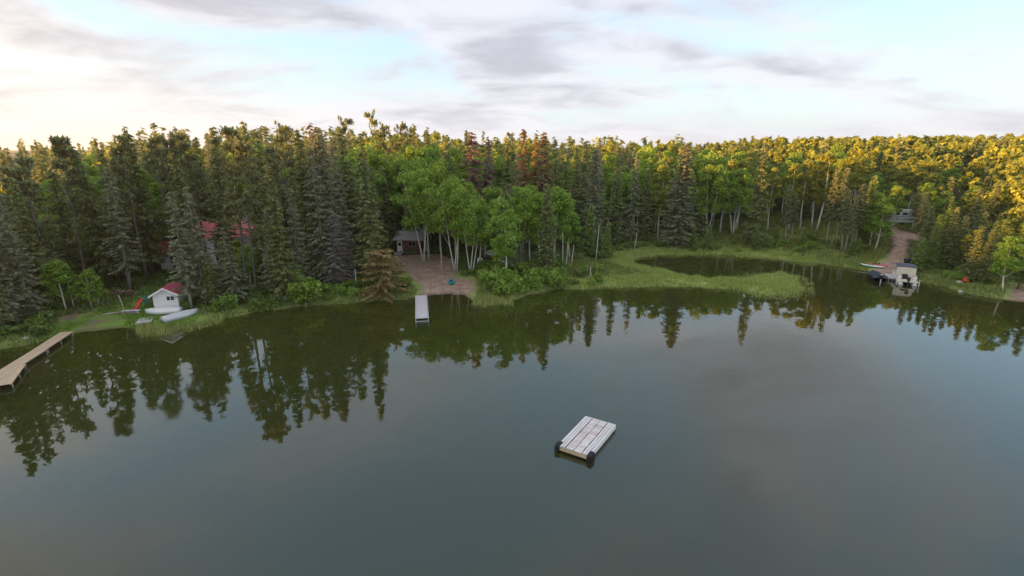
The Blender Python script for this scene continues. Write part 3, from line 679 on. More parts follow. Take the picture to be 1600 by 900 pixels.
# long tan dock
ax, ay = P0(-70, 628, .45); bx_, by_ = P0(62, 546, .45); cx_, cy_ = P0(104, 518, .5)
dkk = thing('long_dock', 'long tan plank dock on posts running into the lake', 'dock', (ax, ay, 0), 0)
def dock_section(par, p, q, w_, zt, mat, gapn=.16, name='deck_section'):
    d = Vector((q[0] - p[0], q[1] - p[1], 0)); L = d.length; rz = math.atan2(d.y, d.x)
    sct = bpy.data.objects.new(name, None); COL.objects.link(sct); sct.parent = par
    pl_ = par.location; sct.location = (p[0] - pl_.x, p[1] - pl_.y, 0); sct.rotation_euler = (0, 0, rz)
    n = int(L / gapn); pm = MB().box(0, gapn * .93, -w_ / 2, w_ / 2, zt - .04, zt).mesh('plank', M[mat])
    for k in range(n):
        q_ = bpy.data.objects.new('plank', pm); COL.objects.link(q_); q_.parent = sct; q_.location = (k * L / n, U(-.012, .012), U(-.006, .006)); q_.scale = (L / n / gapn, 1, 1)
    for s in (-1, 1): MB().box(0, L, s * (w_ / 2 - .10) - .03, s * (w_ / 2 - .10) + .03, zt - .15, zt - .042).build('joist', M['pale_log'], sct)
    m_ = max(2, int(L / 3))
    for k in range(m_ + 1):
        for s in (-1, 1): MB().tube([(.15 + (L - .3) * k / m_, s * (w_ / 2 - .02), -1.2), (.15 + (L - .3) * k / m_, s * (w_ / 2 - .02), zt - .05)], .045, 6).build('post', M['pale_log'], sct)
    return sct
dock_section(dkk, (ax, ay), (bx_, by_), 1.25, .45, 'dock_wood'); dock_section(dkk, (bx_, by_), (cx_, cy_), 1.2, .47, 'dock_wood')
px_ = P0(0, 602, .43); qx_ = P0(24, 571, .43)
dock_section(dkk, (px_[0], px_[1]), (qx_[0], qx_[1]), 1.5, .425, 'dock_wood', name='side_deck')
# roll-in dock at the beach
x, y = P0(659.5, 497, .45); fx, fy = P0(658, 461, .5)
rd = thing('roll_in_dock', 'pale grey gangway dock on legs off the sandy beach', 'dock', (x, y, 0), math.atan2(fy - y, fx - x) - R(90)); Ld = math.hypot(fx - x, fy - y)
for k in range(12):
    MB().box(-.68, .68, Ld * k / 12 + .01, Ld * (k + 1) / 12 - .01, .40, .45).build('deck_panel', M['dock_deck'], rd)
for s in (-1, 1):
    MB().box(s * .75 - .05, s * .75 + .05, -.05, Ld, .33, .49).build('side_beam', M['alu'], rd)
    for yy in (.0, Ld * .5): MB().tube([(s * .75, yy - .08, -1.3), (s * .75, yy - .08, .72 if yy else .47)], .04, 8).build('leg', M['alu'], rd)
    MB().tube([(s * .75, Ld * .3, .49), (s * .75, Ld * .3 + .05, .78), (s * .75, Ld * .62, .78), (s * .75, Ld * .62 + .05, .49)], .025, 6).build('side_rail', M['alu'], rd)
MB().box(-.75, .75, -.1, -.052, .05, .13).build('cross_bar', M['alu'], rd); MB().box(-.69, .69, -.01, .005, .3, .40).build('end_board', M['black'], rd)
# beach things
kayak('kayak', 'teal kayak with a dark cockpit lying on the sandy beach', near(705, 443, .0), R(96), 2.9, .92, 'teal', 'teal')
x, y, z = P(749, 421); o = thing('lawn_lounger', 'white plank panel leaning beside the birches near the beach', 'panel', (x, y, z), R(-8))
for k in range(4): MB().add([(-.44 + k * .22, 0, 0), (-.235 + k * .22, 0, 0), (-.235 + k * .22, .75, 1.75), (-.44 + k * .22, .75, 1.75), (-.44 + k * .22, .05, 0), (-.235 + k * .22, .05, 0), (-.235 + k * .22, .8, 1.75), (-.44 + k * .22, .8, 1.75)],
    [(0,1,2,3),(7,6,5,4),(0,4,5,1),(1,5,6,2),(2,6,7,3),(3,7,4,0)]).build('board', M['white_paint'], o)
o.name = 'board_panel'
for s in (-.35, .35): MB().tube([(s, 1.3, 0), (s, .74, 1.6)], .04, 6).build('prop', M['pale_log'], o)
x, y, z = P(772, 411); BLD.append((x, y + 1, 2.6)); o = thing('lean_to', 'dark open lean-to with a slanting grey plank roof behind the bushes', 'lean-to', (x, y, z), R(-14))
for k in range(5): MB().add([(-1.6, -.2 + k * .42, 1.5 + k * .06), (1.7, -.2 + k * .42, .85 + k * .06), (1.7, .19 + k * .42, .9 + k * .06), (-1.6, .19 + k * .42, 1.55 + k * .06), (-1.6, -.2 + k * .42, 1.56 + k * .06), (1.7, -.2 + k * .42, .91 + k * .06), (1.7, .19 + k * .42, .96 + k * .06), (-1.6, .19 + k * .42, 1.61 + k * .06)],
    [(3,2,1,0),(4,5,6,7),(0,1,5,4),(1,2,6,5),(2,3,7,6),(3,0,4,7)]).build('roof_plank', M['grey_wood'], o)
for a_, c_ in ((-1.5, 1.5), (1.5, .88)):
    for yy in (-.1, 1.7): MB().box(a_ - .06, a_ + .06, yy - .06, yy + .06, 0, c_ + (.22 if yy > 1 else 0)).build('post', M['bark'], o)
MB().box(-1.44, 1.44, 1.62, 1.66, .1, .95).build('back_wall', M['brown_wall'], o)
x, y, z = P(443, 474); o = thing('pump_box', 'small pale grey wooden box on short legs at the shoreline', 'box', (x, y, z), R(12))
MB().box(-.55, .55, -.4, .4, .45, 1.05).build('body', M['grey_wood'], o, bevel=.03); MB().box(-.62, .62, -.47, .47, 1.052, 1.12).build('lid', M['dock_deck'], o)
for s in (-.45, .45):
    for q in (-.3, .3): MB().box(s - .05, s + .05, q - .05, q + .05, -.1, .45).build('leg', M['bark'], o)
# bleached stump on the point
x, y, z = P(922, 434); sb = MB(); sb.tube([(0, 0, 0), (.03, 0, .5), (-.02, .02, 1.1), (.08, 0, 1.9)], [.26, .15, .11, .03], 8)
for k in range(6): a = k * 1.05; sb.tube([(0, 0, .35), (math.cos(a) * .3, math.sin(a) * .3, .12), (math.cos(a) * .75, math.sin(a) * .75, -.05)], [.09, .07, .03], 5)
so_ = sb.build('tree_stump', M['pale_log'], smooth=True); so_.location = (x, y, z); tag(so_, 'bleached splintered stump on the green point beside the pond', 'stump')
# swimming raft
c4 = [np.array(P0(u, v, .42)) for u, v in ((917, 649), (960, 665), (918, 716), (874, 693))]
ctr = sum(c4) / 4; ex = (c4[1] - c4[0] + c4[2] - c4[3]) / 2; ey = (c4[0] - c4[3] + c4[1] - c4[2]) / 2
Wr, Lr = np.linalg.norm(ex), np.linalg.norm(ey); print('RAFT', Wr, Lr)
ra = thing('swim_raft', 'pale weathered swimming raft with black corner floats out on the lake', 'raft', (ctr[0], ctr[1], .0), math.atan2(ey[1], ey[0]) - R(90))
w2, l2 = Wr / 2, Lr / 2
MB().box(-w2 + .06, w2 - .06, -l2 + .06, l2 - .06, .12, .375).build('frame', M['raft_dirt'], ra)
nsb = 3; sw = .155
for s in (-1, 1):
    for k in range(nsb):
        x0 = s * (w2 - k * (sw + .035)); x1 = s * (w2 - k * (sw + .035) - sw)
        MB().box(min(x0, x1), max(x0, x1), -l2 + (.62 if k == 0 else .04), l2, .385, .435 + U(0, .012)).build('side_board', M['raft_wood'], ra, bevel=.008)
    MB().box(s * (w2 + .015) - .015, s * (w2 + .015) + .015, -l2 + .62, l2, .10, .40).build('side_fascia', M['white_paint'], ra)
inner = w2 - nsb * (sw + .035) - .03; n = 15; st = (2 * l2 - .06) / n
for k in range(n):
    for s, (a_, b_) in enumerate(((-inner, -.008), (.008, inner))):
        y0 = -l2 + .03 + k * st
        MB().box(a_ + U(0, .03), b_ - U(0, .03), y0 + .018, y0 + st - .022, .378, .425 + U(-.006, .006)).build('plank', M['raft_pink' if rng.random() < .6 else 'raft_wood'], ra, bevel=.006)
MB().box(-w2 + .2, w2 - .2, -l2 - .035, -l2, .14, .40).build('front_fascia', M['raft_sun_yellow'], ra)
MB().box(-w2, w2, l2 + .001, l2 + .035, .10, .42).build('back_fascia', M['white_paint'], ra)
for s in (-1, 1):
    f_ = MB().box(s * w2 - .16, s * w2 + .16, -l2 - .12, -l2 + .58, -.1, .47).build('corner_float', M['rubber'], ra, bevel=.07)
    for k in range(3): MB().box(s * w2 - .172, s * w2 + .172, -l2 - .02 + k * .19, -l2 + .05 + k * .19, -.08, .49).build('rib', M['black'], f_, bevel=.02)
    MB().tube([(s * (w2 - .28), -l2 + .35, .1), (s * (w2 - .28), l2 - .3, .1)], .19, 14).build('float_tube', M['rubber'], ra)
tag(MB().tube([(ctr[0] - 2.1, ctr[1] - 1.9, -.02), (ctr[0] - 1.6, ctr[1] - 1.5, .1)], .01, 4).build('mooring_line', M['pale_log']), 'thin pale mooring rope in the water by the raft', 'rope') if False else None

# ---- boat ramp cluster
x, y = P0(1419, 440, .6)
pb = thing('pontoon_boat', 'beige pontoon boat with a dark raised canopy moored at the ramp', 'pontoon boat', (x, y, 0), R(-28))
Lp, Wp = 5.6, 2.6
for s in (-.85, .85):
    MB().tube([(s, -.1, .12), (s, Lp * .85, .12), (s, Lp * .96, .2), (s, Lp * 1.02, .32)], [.30, .30, .22, .03], 14).build('pontoon', M['alu'], pb, True)
MB().box(-Wp / 2, Wp / 2, 0, Lp, .46, .56).build('deck', M['beige'], pb, bevel=.02)
for s in (-1, 1):
    MB().box(s * (Wp / 2 - .05) - .02, s * (Wp / 2 - .05) + .02, 1.6, Lp - .2, .60, 1.15).build('side_panel', M['white_gel'], pb)
    MB().tube([(s * (Wp / 2 - .05), 1.55, .56), (s * (Wp / 2 - .05), 1.55, 1.22), (s * (Wp / 2 - .05), Lp - .2, 1.22), (s * (Wp / 2 - .05), Lp - .2, .56)], .025, 6).build('rail', M['alu'], pb)
    st_ = MB().box(s * .8 - .38, s * .8 + .38, 3.3, 5.1, .56, .95).build('bench_seat', M['beige'], pb, bevel=.06)
    MB().box(s * 1.08 - .1, s * 1.08 + .1, 3.3, 5.1, .95, 1.35).build('backrest', M['beige'], st_, bevel=.05)
    MB().tube([(s * .95, 1.1, .56), (s * .95, 1.1, .9)], .16, 12).build('pedestal', M['white_plastic'], pb); MB().tube([(s * .95, 1.1, .9), (s * .95, 1.1, 1.05), (s * .95, 1.1, 1.1)], [.26, .26, .2], 14).build('captain_seat', M['white_plastic'], pb)
    for yy in (2.6, 5.2): MB().tube([(s * 1.22, yy, 1.22), (s * 1.18, yy + .1, 2.35)], .025, 6).build('canopy_pole', M['alu'], pb)
    MB().tube([(s * 1.38, .05, -1.3), (s * 1.38, .05, 1.0)], .06, 8).build('lift_post', M['beige'], pb)
MB().box(-1.0, 1.0, 5.05, 5.3, .56, 1.3).build('front_bench', M['beige'], pb, bevel=.06)
mb = MB(); secs = []
for s in np.linspace(0, 1, 9): secs.append([(q, 2.5 + 2.9 * s, 2.36 + .26 * math.sin(math.pi * s) - .12 * (q / 1.3) ** 2) for q in np.linspace(-1.3, 1.3, 9)])
cn = mb.loft(secs, closed=False, cap=False).build('canopy', M['slate'], pb, True); cn.modifiers.new('thick', 'SOLIDIFY').thickness = .05
MB().box(-1.2, 1.2, 2.56, 2.6, .57, 2.3).build('rear_curtain', M['beige'], pb)
MB().box(-.45, .2, 1.9, 2.5, .56, 1.25).build('console', M['black'], pb, bevel=.06)
MB().tube([(-.12, 1.85, 1.12), (-.12, 1.78, 1.2)], .2, 14).build('steering_wheel', M['black'], pb)
om = MB().box(-.2, .2, -.35, .15, .75, 1.3).build('outboard_motor', M['black'], pb, bevel=.08); MB().box(-.08, .08, -.22, .0, -.4, .75).build('motor_leg', M['black'], om)
x, y = P0(1398, 434, .5); rd2 = thing('short_dock', 'short pale dock section on legs between the two moored boats', 'dock', (x, y, 0), R(-22))
for k in range(10): MB().box(-.8, .8, .28 * k, .28 * k + .26, .46, .5).build('plank', M['dock_deck'], rd2)
for s in (-.72, -.25, .25, .72): MB().tube([(s, .03, -1.2), (s, .03, .46)], .04, 7).build('leg', M['alu'], rd2)
for s in (-.72, .72): MB().tube([(s, 2.7, -.5), (s, 2.7, 1.5)], .035, 7).build('tall_pole', M['pale_log'], rd2)
MB().box(-.8, .8, -.04, -.002, .3, .5).build('end_board', M['alu'], rd2)
x, y = P0(1375, 438, .3); cbt = thing('covered_boat', 'motorboat under a dark navy cover moored beside the ramp', 'boat', (x, y, 0), R(-20))
mb = MB(); secs = [[(p[1], p[0] + 2.2, p[2] - .08) for p in s] for s in hull_secs(4.6, 2.1, .75)]
mb.loft(secs, closed=False, cap=False).build('hull', M['black'], cbt, True)
mb = MB(); cs = []
for s in secs:
    wd = abs(s[0][0]); zt = s[0][2]; cs.append([(wd * 1.03 * q, s[0][1], zt + .02 + (.38 if .3 < s[0][1] < 3.4 else .2) * (1 - q * q)) for q in np.linspace(-1, 1, 9)])
mb.loft(cs, closed=False, cap=False).build('cover', M['navy'], cbt, True)
om = MB().box(-.2, .2, -.5, -.05, .55, 1.2).build('outboard_motor', M['black'], cbt, bevel=.08); MB().box(-.16, .16, -.42, -.12, 1.202, 1.26).build('motor_cap', M['white_plastic'], om, bevel=.03)
MB().box(-.06, .06, -.36, -.2, -.4, .55).build('motor_leg', M['alu'], om)
for s in (-.9, .9): MB().tube([(s, .02, .72), (s * .5, -.06, .8), (0, -.02, .74)], .03, 6).build('stern_rail', M['alu'], cbt)
kayak('kayak', 'red and white kayak pulled up on grass beside the dirt ramp', near(1369, 416, .02), R(126), 3.3, .95, 'white_plastic', 'red_plastic')
kayak('kayak', 'green-trimmed white canoe lying in grass beside the red kayak', near(1362, 418, .02), R(132), 3.4, .8, 'green_plastic', 'white_plastic', cock=False)
x, y, z = P(1429, 414); o = thing('utility_vehicle', 'dark parked utility vehicle behind the pontoon boat', 'vehicle', (x, y, z), R(-18))
MB().box(-1.5, 1.5, -.65, .65, .45, .95).build('body', M['black'], o, bevel=.1); MB().box(-.7, .7, -.62, .62, 1.65, 1.74).build('roof', M['slate'], o, bevel=.04)
for a_ in (-.65, .65):
    for q in (-.58, .58): MB().tube([(a_, q, .95), (a_ * .95, q, 1.66)], .03, 6).build('roof_post', M['black'], o)
for a_ in (-1.0, 1.0):
    for q in (-.72, .5): MB().tube([(a_, q, .34), (a_, q + .22, .34)], .34, 14).build('wheel', M['tyre'], o)
MB().box(.0, .35, -.55, .55, .95, 1.35).build('seat', M['black'], o, bevel=.06); MB().box(1.45, 1.53, -.5, -.25, .7, .85).build('headlight', M['white_plastic'], o); MB().box(1.45, 1.53, .25, .5, .7, .85).build('headlight', M['white_plastic'], o)
x, y, z = P(1507, 443); o = thing('lawn_chair', 'orange plastic lawn chair standing on the grassy shore', 'chair', (x, y, z), R(-30), scale=.85)
MB().box(-.32, .32, -.35, .25, .36, .41).build('seat', M['orange_plastic'], o)
for k in range(5): MB().add([(-.32 + .13 * k, .2, .38), (-.21 + .13 * k, .2, .38), (-.21 + .13 * k, .5, 1.15 - .03 * abs(k - 2)), (-.32 + .13 * k, .5, 1.15 - .03 * abs(k - 2)), (-.32 + .13 * k, .23, .38), (-.21 + .13 * k, .23, .38), (-.21 + .13 * k, .53, 1.15 - .03 * abs(k - 2)), (-.32 + .13 * k, .53, 1.15 - .03 * abs(k - 2))],
    [(0,1,2,3),(7,6,5,4),(0,4,5,1),(1,5,6,2),(2,6,7,3),(3,7,4,0)]).build('back_slat', M['orange_plastic'], o)
for s in (-.36, .36):
    MB().box(s - .07, s + .07, -.4, .3, .58, .62).build('arm', M['orange_plastic'], o)
    for yy in (-.33, .22): MB().box(s - .035, s + .035, yy - .04, yy + .04, 0, .58).build('leg', M['orange_plastic'], o)
def rock(name, label, u, v, r_, mat='stone', cat='rock', group=None, at=None):
    bm = MB(); n = 7; secs = []
    for i in range(6):
        a = math.pi * (i + .15) / 5.3; secs.append([(r_ * math.sin(a) * math.cos(q) * U(.8, 1.2), r_ * .8 * math.sin(a) * math.sin(q) * U(.8, 1.2), r_ * .62 * math.cos(a) * U(.9, 1.1)) for q in np.linspace(0, 6.283, n + 1)[:-1]])
    o = bm.loft(list(reversed(secs))).build(name, M[mat], bevel=.03); p = P(u, v); o.location = (p[0], p[1], p[2] + r_ * .3); o.rotation_euler = (0, 0, U(0, 6))
    return tag(o, label, cat, group)
rock('boulder', 'pale boulder beside the orange lawn chair', 1498, 444, .55)
rock('boulder', 'grey stone in the grass at the foot of the long dock', 42, 534, .35)
rock('boulder', 'small stone at the waterline below the orange lawn chair', 1500, 457, .3)

# ------------------------------------------------------------------ trees read off the photograph
SNAGS = [(632,392,340),(628,392,345),(745,400,345)]
T_ = tree_px
for a in [('scraggly',8,520,300),('scraggly',30,512,280),('spruce',-12,530,290),('scraggly',52,505,300),('spruce',70,480,275),('pine',62,470,268),('pine',88,470,252),('scraggly',22,500,262),
    ('pine',138,455,220),('spruce',120,452,262),('spruce',175,448,225),('scraggly',205,455,262),('spruce',192,440,238),('pine',230,440,218),('spruce',242,432,200),('pine',275,430,218),
    ('scraggly',300,484,300),('scraggly',322,478,292),('spruce',335,482,392),('scraggly',350,474,398),('pine',298,425,222),('pine',325,420,228),('spruce',362,430,198),('spruce',308,440,240),
    ('pine',402,466,232),('pine',388,462,205),('spruce',416,440,190),('slim',438,425,205),('scraggly',372,476,355),('spruce',448,474,255),('scraggly',432,470,330),('pine',465,430,202),
    ('scraggly',470,460,290),('spruce',492,440,200),('slim',478,420,205),('big',516,440,198),('scraggly',545,430,230),('spruce',556,420,195),('spruce',588,428,262),('scraggly',570,420,280),
    ('spruce',790,372,205),('slim',868,370,215),('spruce',900,385,225),('big',928,392,232),('spruce',960,385,240),('scraggly',985,380,238),('spruce',885,375,240),
    ('slim',650,350,195),('slim',672,348,200),('pine',640,360,200),('pine',556,370,190),('pine',610,365,200)]: T_(*a)
T_('big', 1056, 388, 222, wide=1.15); T_('spruce', 1178, 384, 222, wide=1.1); T_('spruce', 1010, 380, 262); T_('spruce', 1090, 372, 262)
T_('twiggy', 526, 447, 330, wide=1.25); T_('twiggy', 545, 440, 360); T_('scraggly', 512, 446, 235); T_('twiggy', 815, 425, 372, wide=.7)
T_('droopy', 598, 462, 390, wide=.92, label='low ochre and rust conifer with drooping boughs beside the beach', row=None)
T_('scraggly', 520, 440, 335, mat='rust', wide=.8); T_('scraggly', 750, 392, 207, mat='pink', wide=1.7); T_('scraggly', 760, 390, 222, mat='pink', wide=1.4); T_('scraggly', 821, 388, 202, mat='rust', wide=1.2); T_('scraggly', 848, 390, 208, mat='rust', wide=1.4); T_('spruce', 834, 386, 216, mat='ochre')  # last three: orange of sunlit tops put into the needle colour
T_('pine', 592, 345, 180, mat='aspen'); T_('scraggly', 505, 400, 192, mat='ochre')  # warm needle colours paint the sunlit look of these two treetops
for u, vb, vt in ((670,405,262),(690,404,255),(668,395,250),(712,400,275),(756,404,295),(790,405,300),(846,418,300),(868,412,292),(828,412,288),(776,402,292),(632,385,250),(690,385,248),(735,385,268),(890,405,330)): T_('birch', u, vb, vt)
for u, vb, vt in ((662,412,262),(712,424,282),(736,428,308),(812,420,290),(1104,372,256),(1144,368,262)): T_('clump', u, vb, vt)
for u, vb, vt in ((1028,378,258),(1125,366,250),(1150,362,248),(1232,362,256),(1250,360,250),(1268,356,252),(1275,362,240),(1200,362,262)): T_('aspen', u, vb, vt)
for u, vb, vt in ((1290,384,262),(1226,380,290),(1236,378,300),(1314,394,296),(1319,396,305),(1328,392,290),(1334,390,285),(1305,386,262),(1432,392,300),(1424,362,292)): T_('bole', u, vb, vt)
for u, vb, vt in ((1342,385,275),(1352,380,272),(1378,350,285),(1455,418,335),(1447,424,348),(1478,420,322),(1466,414,318),(1496,420,335),(1512,440,352),(1532,444,358),(1555,430,342),(1590,452,372),(1573,425,345),(1540,420,345),(1440,405,322),(1610,450,350),(1520,415,330),(1585,430,350)): T_('spruce', u, vb, vt, mat='spruce_fresh' if rng.random() < .6 else None)
T_('birch', 1366, 392, 316)
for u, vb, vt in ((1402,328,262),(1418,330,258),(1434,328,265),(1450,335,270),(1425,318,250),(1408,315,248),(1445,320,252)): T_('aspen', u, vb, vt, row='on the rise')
T_('birch', 1358, 386, 300); T_('birch', 1566, 457, 368); T_('birch', 1394, 356, 290); T_('birch', 1388, 350, 285); T_('birch', 1437, 352, 285)
for u, vb, vt in ((918,402,318),(946,406,345),(1210,386,352),(1252,388,358),(1178,392,350),(1105,392,352),(1330,400,372),(1082,392,355),(935,400,350),(1432,424,372),(1340,402,372)): T_('young', u, vb, vt)
for u, vb, vt in ((153,480,418),(104,486,405),(146,482,425),(470,470,420),(115,480,412)): T_('sapling' if vt > 410 else 'birch', u, vb, vt)
def snag(u, vb, vt, lean, label, fork=False):
    x, y, z = P(u, vb); h = z_for_v(y, vt) - z; mb = MB(); r0 = .085
    mb.tube([(0, 0, -.1), (lean * .4, .02, h * .35), (lean * .7, -.03, h * .7), (lean, 0, h)], [r0, r0 * .85, r0 * .65, r0 * .35], 7)
    if fork:
        for k in range(4): q = .4 + .13 * k; a = k * 2.1; mb.tube([(lean * q, 0, h * q), (lean * q + math.cos(a) * .35, math.sin(a) * .35, h * q + .5), (lean * q + math.cos(a) * .5, math.sin(a) * .5, h * q + 1.0)], [.05, .035, .012], 5)
    o = mb.build('snag', M['birchbark' if not fork else 'pale_log'], smooth=True); o.location = (x, y, z); tag(o, label, 'snag', 'bare dead trunks along the shore')
for a in ((879,422,364,-.1,'bare white dead trunk on the point, its top unbroken',False),(884,421,378,.25,'shorter bare white trunk beside the taller bare one on the point',False),(892,417,382,.4,'thin leaning dead trunk on the bushy point',False),
    (853,420,378,.5,'forked splintered dead trunk in the bushes of the point',True),(931,408,352,.3,'thin grey dead stem at the corner of the pond',False),(991,392,362,.3,'thin grey dead stem behind the pond',False),
    (557,450,420,0,'short bare pole beside the drooping ochre conifer',False),(690,420,385,0,'grey bare pole in the dirt clearing near the cabin',False),(790,412,370,-.5,'pale dead stem beside the lean-to',False),
    (497,470,455,0,'very short pale stake at the shore near the green sapling',False)): snag(*a)

# infill woods, one tree at a time, heights led by the skyline
SKY = np.array([(-200,300),(0,276),(30,262),(70,238),(100,255),(135,226),(165,235),(237,205),(300,225),(360,205),(410,198),(450,210),(510,200),(590,192),(650,200),(700,212),(760,212),(820,210),(880,218),(950,222),(1000,224),(1060,222),(1110,230),(1150,238),(1180,232),(1210,238),(1250,232),(1320,222),(1400,230),(1460,232),(1500,240),(1570,243),(1600,250),(1800,262)], float)
def free(x, y, rmin):
    for a, b_ in FIXED:
        if (a - x) ** 2 + (b_ - y) ** 2 < rmin * rmin: return False
    for a, b_, r_ in BLD:
        if (a - x) ** 2 + (b_ - y) ** 2 < r_ * r_: return False
    return True
def visible_gap(u, v): return (1130 < u < 1345 and v > 347) or (905 < u < 1130 and v > 378) or (600 < u < 740 and v > 396) or (1372 < u < 1450 and v > 332) or (140 < u < 300 and v > 455)
cand = np.column_stack([rng.uniform(-150, 185, 9000), rng.uniform(48, 225, 9000)])
Dc = sdf(LAKE, cand); Sc = region('sand', cand); Hc = height(cand, Dc)
order = np.argsort(np.hypot(cand[:, 0], cand[:, 1])); count = 0; farpts = []
for i in order:
    x, y = cand[i]; d = Dc[i]; z = Hc[i]
    if d < 5 or Sc[i] < 2.2: continue
    u, v = project(x, y, z)
    right = 905 < u < 1375
    if right and d < (16 if u < 1250 else 14): continue
    if visible_gap(u, v): continue
    if 872 < u < 930 and d < 15: continue
    onf = -60 < u < 1660
    rmin = 3.0 if d < 45 else 3.5
    if not free(x, y, rmin): continue
    vt = np.interp(800 + (u - 800) * 1.055, SKY[:, 0], SKY[:, 1]) + ((rng.uniform(-10, 6) if rng.random() < .22 else 16 + abs(rng.normal(0, 22))) if u < 900 else rng.uniform(-3, 26)) + (0 if d > 30 else 10)
    if 700 < u < 885 and d < 30: vt = max(vt, 282 + U(0, 25))
    if 285 < u < 428 and y < HOUSE[1] + 2: vt = max(vt, 384 + U(0, 20))
    if u > 1340: vt += 92 * (1 - min(max(d - 12, 0), 52) / 52.0)
    elif u > 1150: vt += 45 * (1 - min(d, 50) / 50.0)
    h = z_for_v(y, vt) - z
    if d > 70 or not onf or count >= 430 or h < 4.5:
        farpts.append((x, y, z, min(max(h, 8), 19), u)); FIXED.append((x, y)); continue
    h = min(max(h, 7), 21)
    r_ = rng.random()
    if u < 540: kind = 'spruce' if r_ < .28 else 'scraggly' if r_ < .46 else 'pine' if r_ < .6 else 'birch' if r_ < .86 else 'slim'
    elif u < 770: kind = 'birch' if r_ < .62 else 'spruce' if r_ < .8 else 'aspen' if r_ < .92 else 'pine'
    elif u < 1100: kind = 'spruce' if r_ < .2 else 'birch' if r_ < .58 else 'scraggly' if r_ < .66 else 'aspen' if r_ < .95 else 'slim'
    elif u < 1340: kind = 'aspen' if r_ < .55 else 'birch' if r_ < .78 else 'spruce'
    else: kind = 'aspen' if r_ < .5 else 'spruce' if r_ < .85 else 'birch'
    if 470 < u < 610 and d < 22 and kind in ('birch', 'aspen'): kind = 'spruce'
    if kind == 'aspen' and u < 905 and d < 25: kind = 'birch'
    if kind in ('birch', 'aspen') and u < 1000: h *= .88
    mat = 'spruce_fresh' if kind == 'spruce' and u > 1340 and rng.random() < .4 else None
    put_tree(kind, x, y, h, mat=mat, row='in the front woods' if d < 22 else 'in the deeper woods' if d < 45 else 'far back in the woods'); count += 1
# far-off wood, plus the added unseen sun-blocking trees: one mass
def mass(name, plist, kinds, mat, frac=.16, grow=2.2, label=''):
    C, A, B = [], [], []
    for (x, y, z, h, u) in plist:
        pr = PROTO[kinds[int(rng.integers(len(kinds)))]]; pr = pr[int(rng.integers(len(pr)))]; c, a, b_ = pr['raw']
        near_ = -80 < u < 1680 and math.hypot(x, y) < 165; fk, gk = (.9, 1.06) if near_ else (.2, 2.1)
        n = int(len(c) * frac * fk); ii = rng.choice(len(c), n, False); s = h / pr['H'] * (1.12 if name == 'distant_conifers' else U(.74, 1.12)); an = U(0, 6.28); ca, sa = math.cos(an), math.sin(an)
        Rz = np.array([[ca, sa, 0], [-sa, ca, 0], [0, 0, 1]]); S = np.array([s ** .6, s ** .6, s])
        C.append(c[ii] @ Rz * S + [x, y, z]); A.append(a[ii] @ Rz * grow * gk); B.append(b_[ii] @ Rz * grow * gk)
    if not C: return
    o = bpy.data.objects.new(name, quads(np.vstack(C), np.vstack(A), np.vstack(B), M[mat], name)); COL.objects.link(o); o['kind'] = 'stuff'
    tag(o, label, 'forest')
extra = []
for k in range(620):
    x, y = U(-300, 330), U(150, 300)
    z = hz(x, y); u, v = project(x, y, z)
    vt = np.interp(u, SKY[:, 0], SKY[:, 1]) + (26 if u < 600 else 12 if u < 900 else 7) + U(-12, 14); vt = min(vt, 231 + U(-6, 7)) if u < 330 else vt; h = min(max(z_for_v(y, vt) - z, 6), 19)
    extra.append((x, y, z, h, u))
for k in range(680):  # unseen trees added on the left hill to keep sun off the lake
    x, y = U(-240, -78), U(-110, 92); u_ = x / max(y, 1)
    if float(sdf(LAKE, [(x, y)])[0]) < 5 or (y > 20 and x / y > -1.25): continue
    extra.append((x, y, hz(x, y), U(13, 18.5), -500))
farpts = [p for p in farpts if -80 < p[4] < 1680 or rng.random() < .5]
allf = farpts + extra
con = [p for p in allf if (p[4] < 560 and rng.random() < .7) or (p[4] >= 560 and rng.random() < .16)]
cs_ = set(id(p) for p in con); dec = [p for p in allf if id(p) not in cs_]
mass('distant_conifers', con, ['spruce', 'scraggly', 'slim'], 'spruce', .4, 1.6, 'distant dark conifers massed behind the nearer woods, plus added unseen sun-blocking trees')
mass('distant_broadleaf_wood', dec, ['aspen', 'birch'], 'aspen', .22, 1.8, 'distant yellow-green leafy wood over the hill, plus added unseen sun-blocking trees')
print('TREES', len(FIXED), count, len(farpts))

# ------------------------------------------------------------------ shrubs on the bank
def bush(H, Rm, n, leaf):
    c = []; k = 9
    for j in range(k):
        a = U(0, 6.28); r_ = Rm * .6 * math.sqrt(rng.random()); e = np.array([math.cos(a) * r_, math.sin(a) * r_, H * U(.25, .8)])
        d = unit(rng.normal(0, 1, (n // k, 3))); c.append(e + d * Rm * U(.3, .5) * rng.uniform(.3, 1, (n // k, 1)) ** .5 * np.array([1, 1, H / Rm * .7]))
    c = np.vstack(c); c[:, 2] = np.abs(c[:, 2]) + .03; nr = unit(rng.normal(0, .6, c.shape) + [0, 0, .8]); a_, b_ = rot_frame(nr); tw = rng.uniform(0, 6.28, (len(c), 1)); sz = leaf * rng.uniform(.6, 1.3, (len(c), 1))
    st = MB()
    for j in range(7): a = U(0, 6.28); st.tube([(0, 0, -.05), (math.cos(a) * Rm * .3, math.sin(a) * Rm * .3, H * .4), (math.cos(a) * Rm * .55, math.sin(a) * Rm * .55, H * .75)], [.03, .02, .008], 4)
    return quads(c, (a_ * np.cos(tw) + b_ * np.sin(tw)) * sz, (b_ * np.cos(tw) - a_ * np.sin(tw)) * sz * .65, M['shrub'], 'foliage'), st.mesh('stems', M['bark'])
BUSH = [bush(1.5, 1.25, 650, .12) for _ in range(4)]
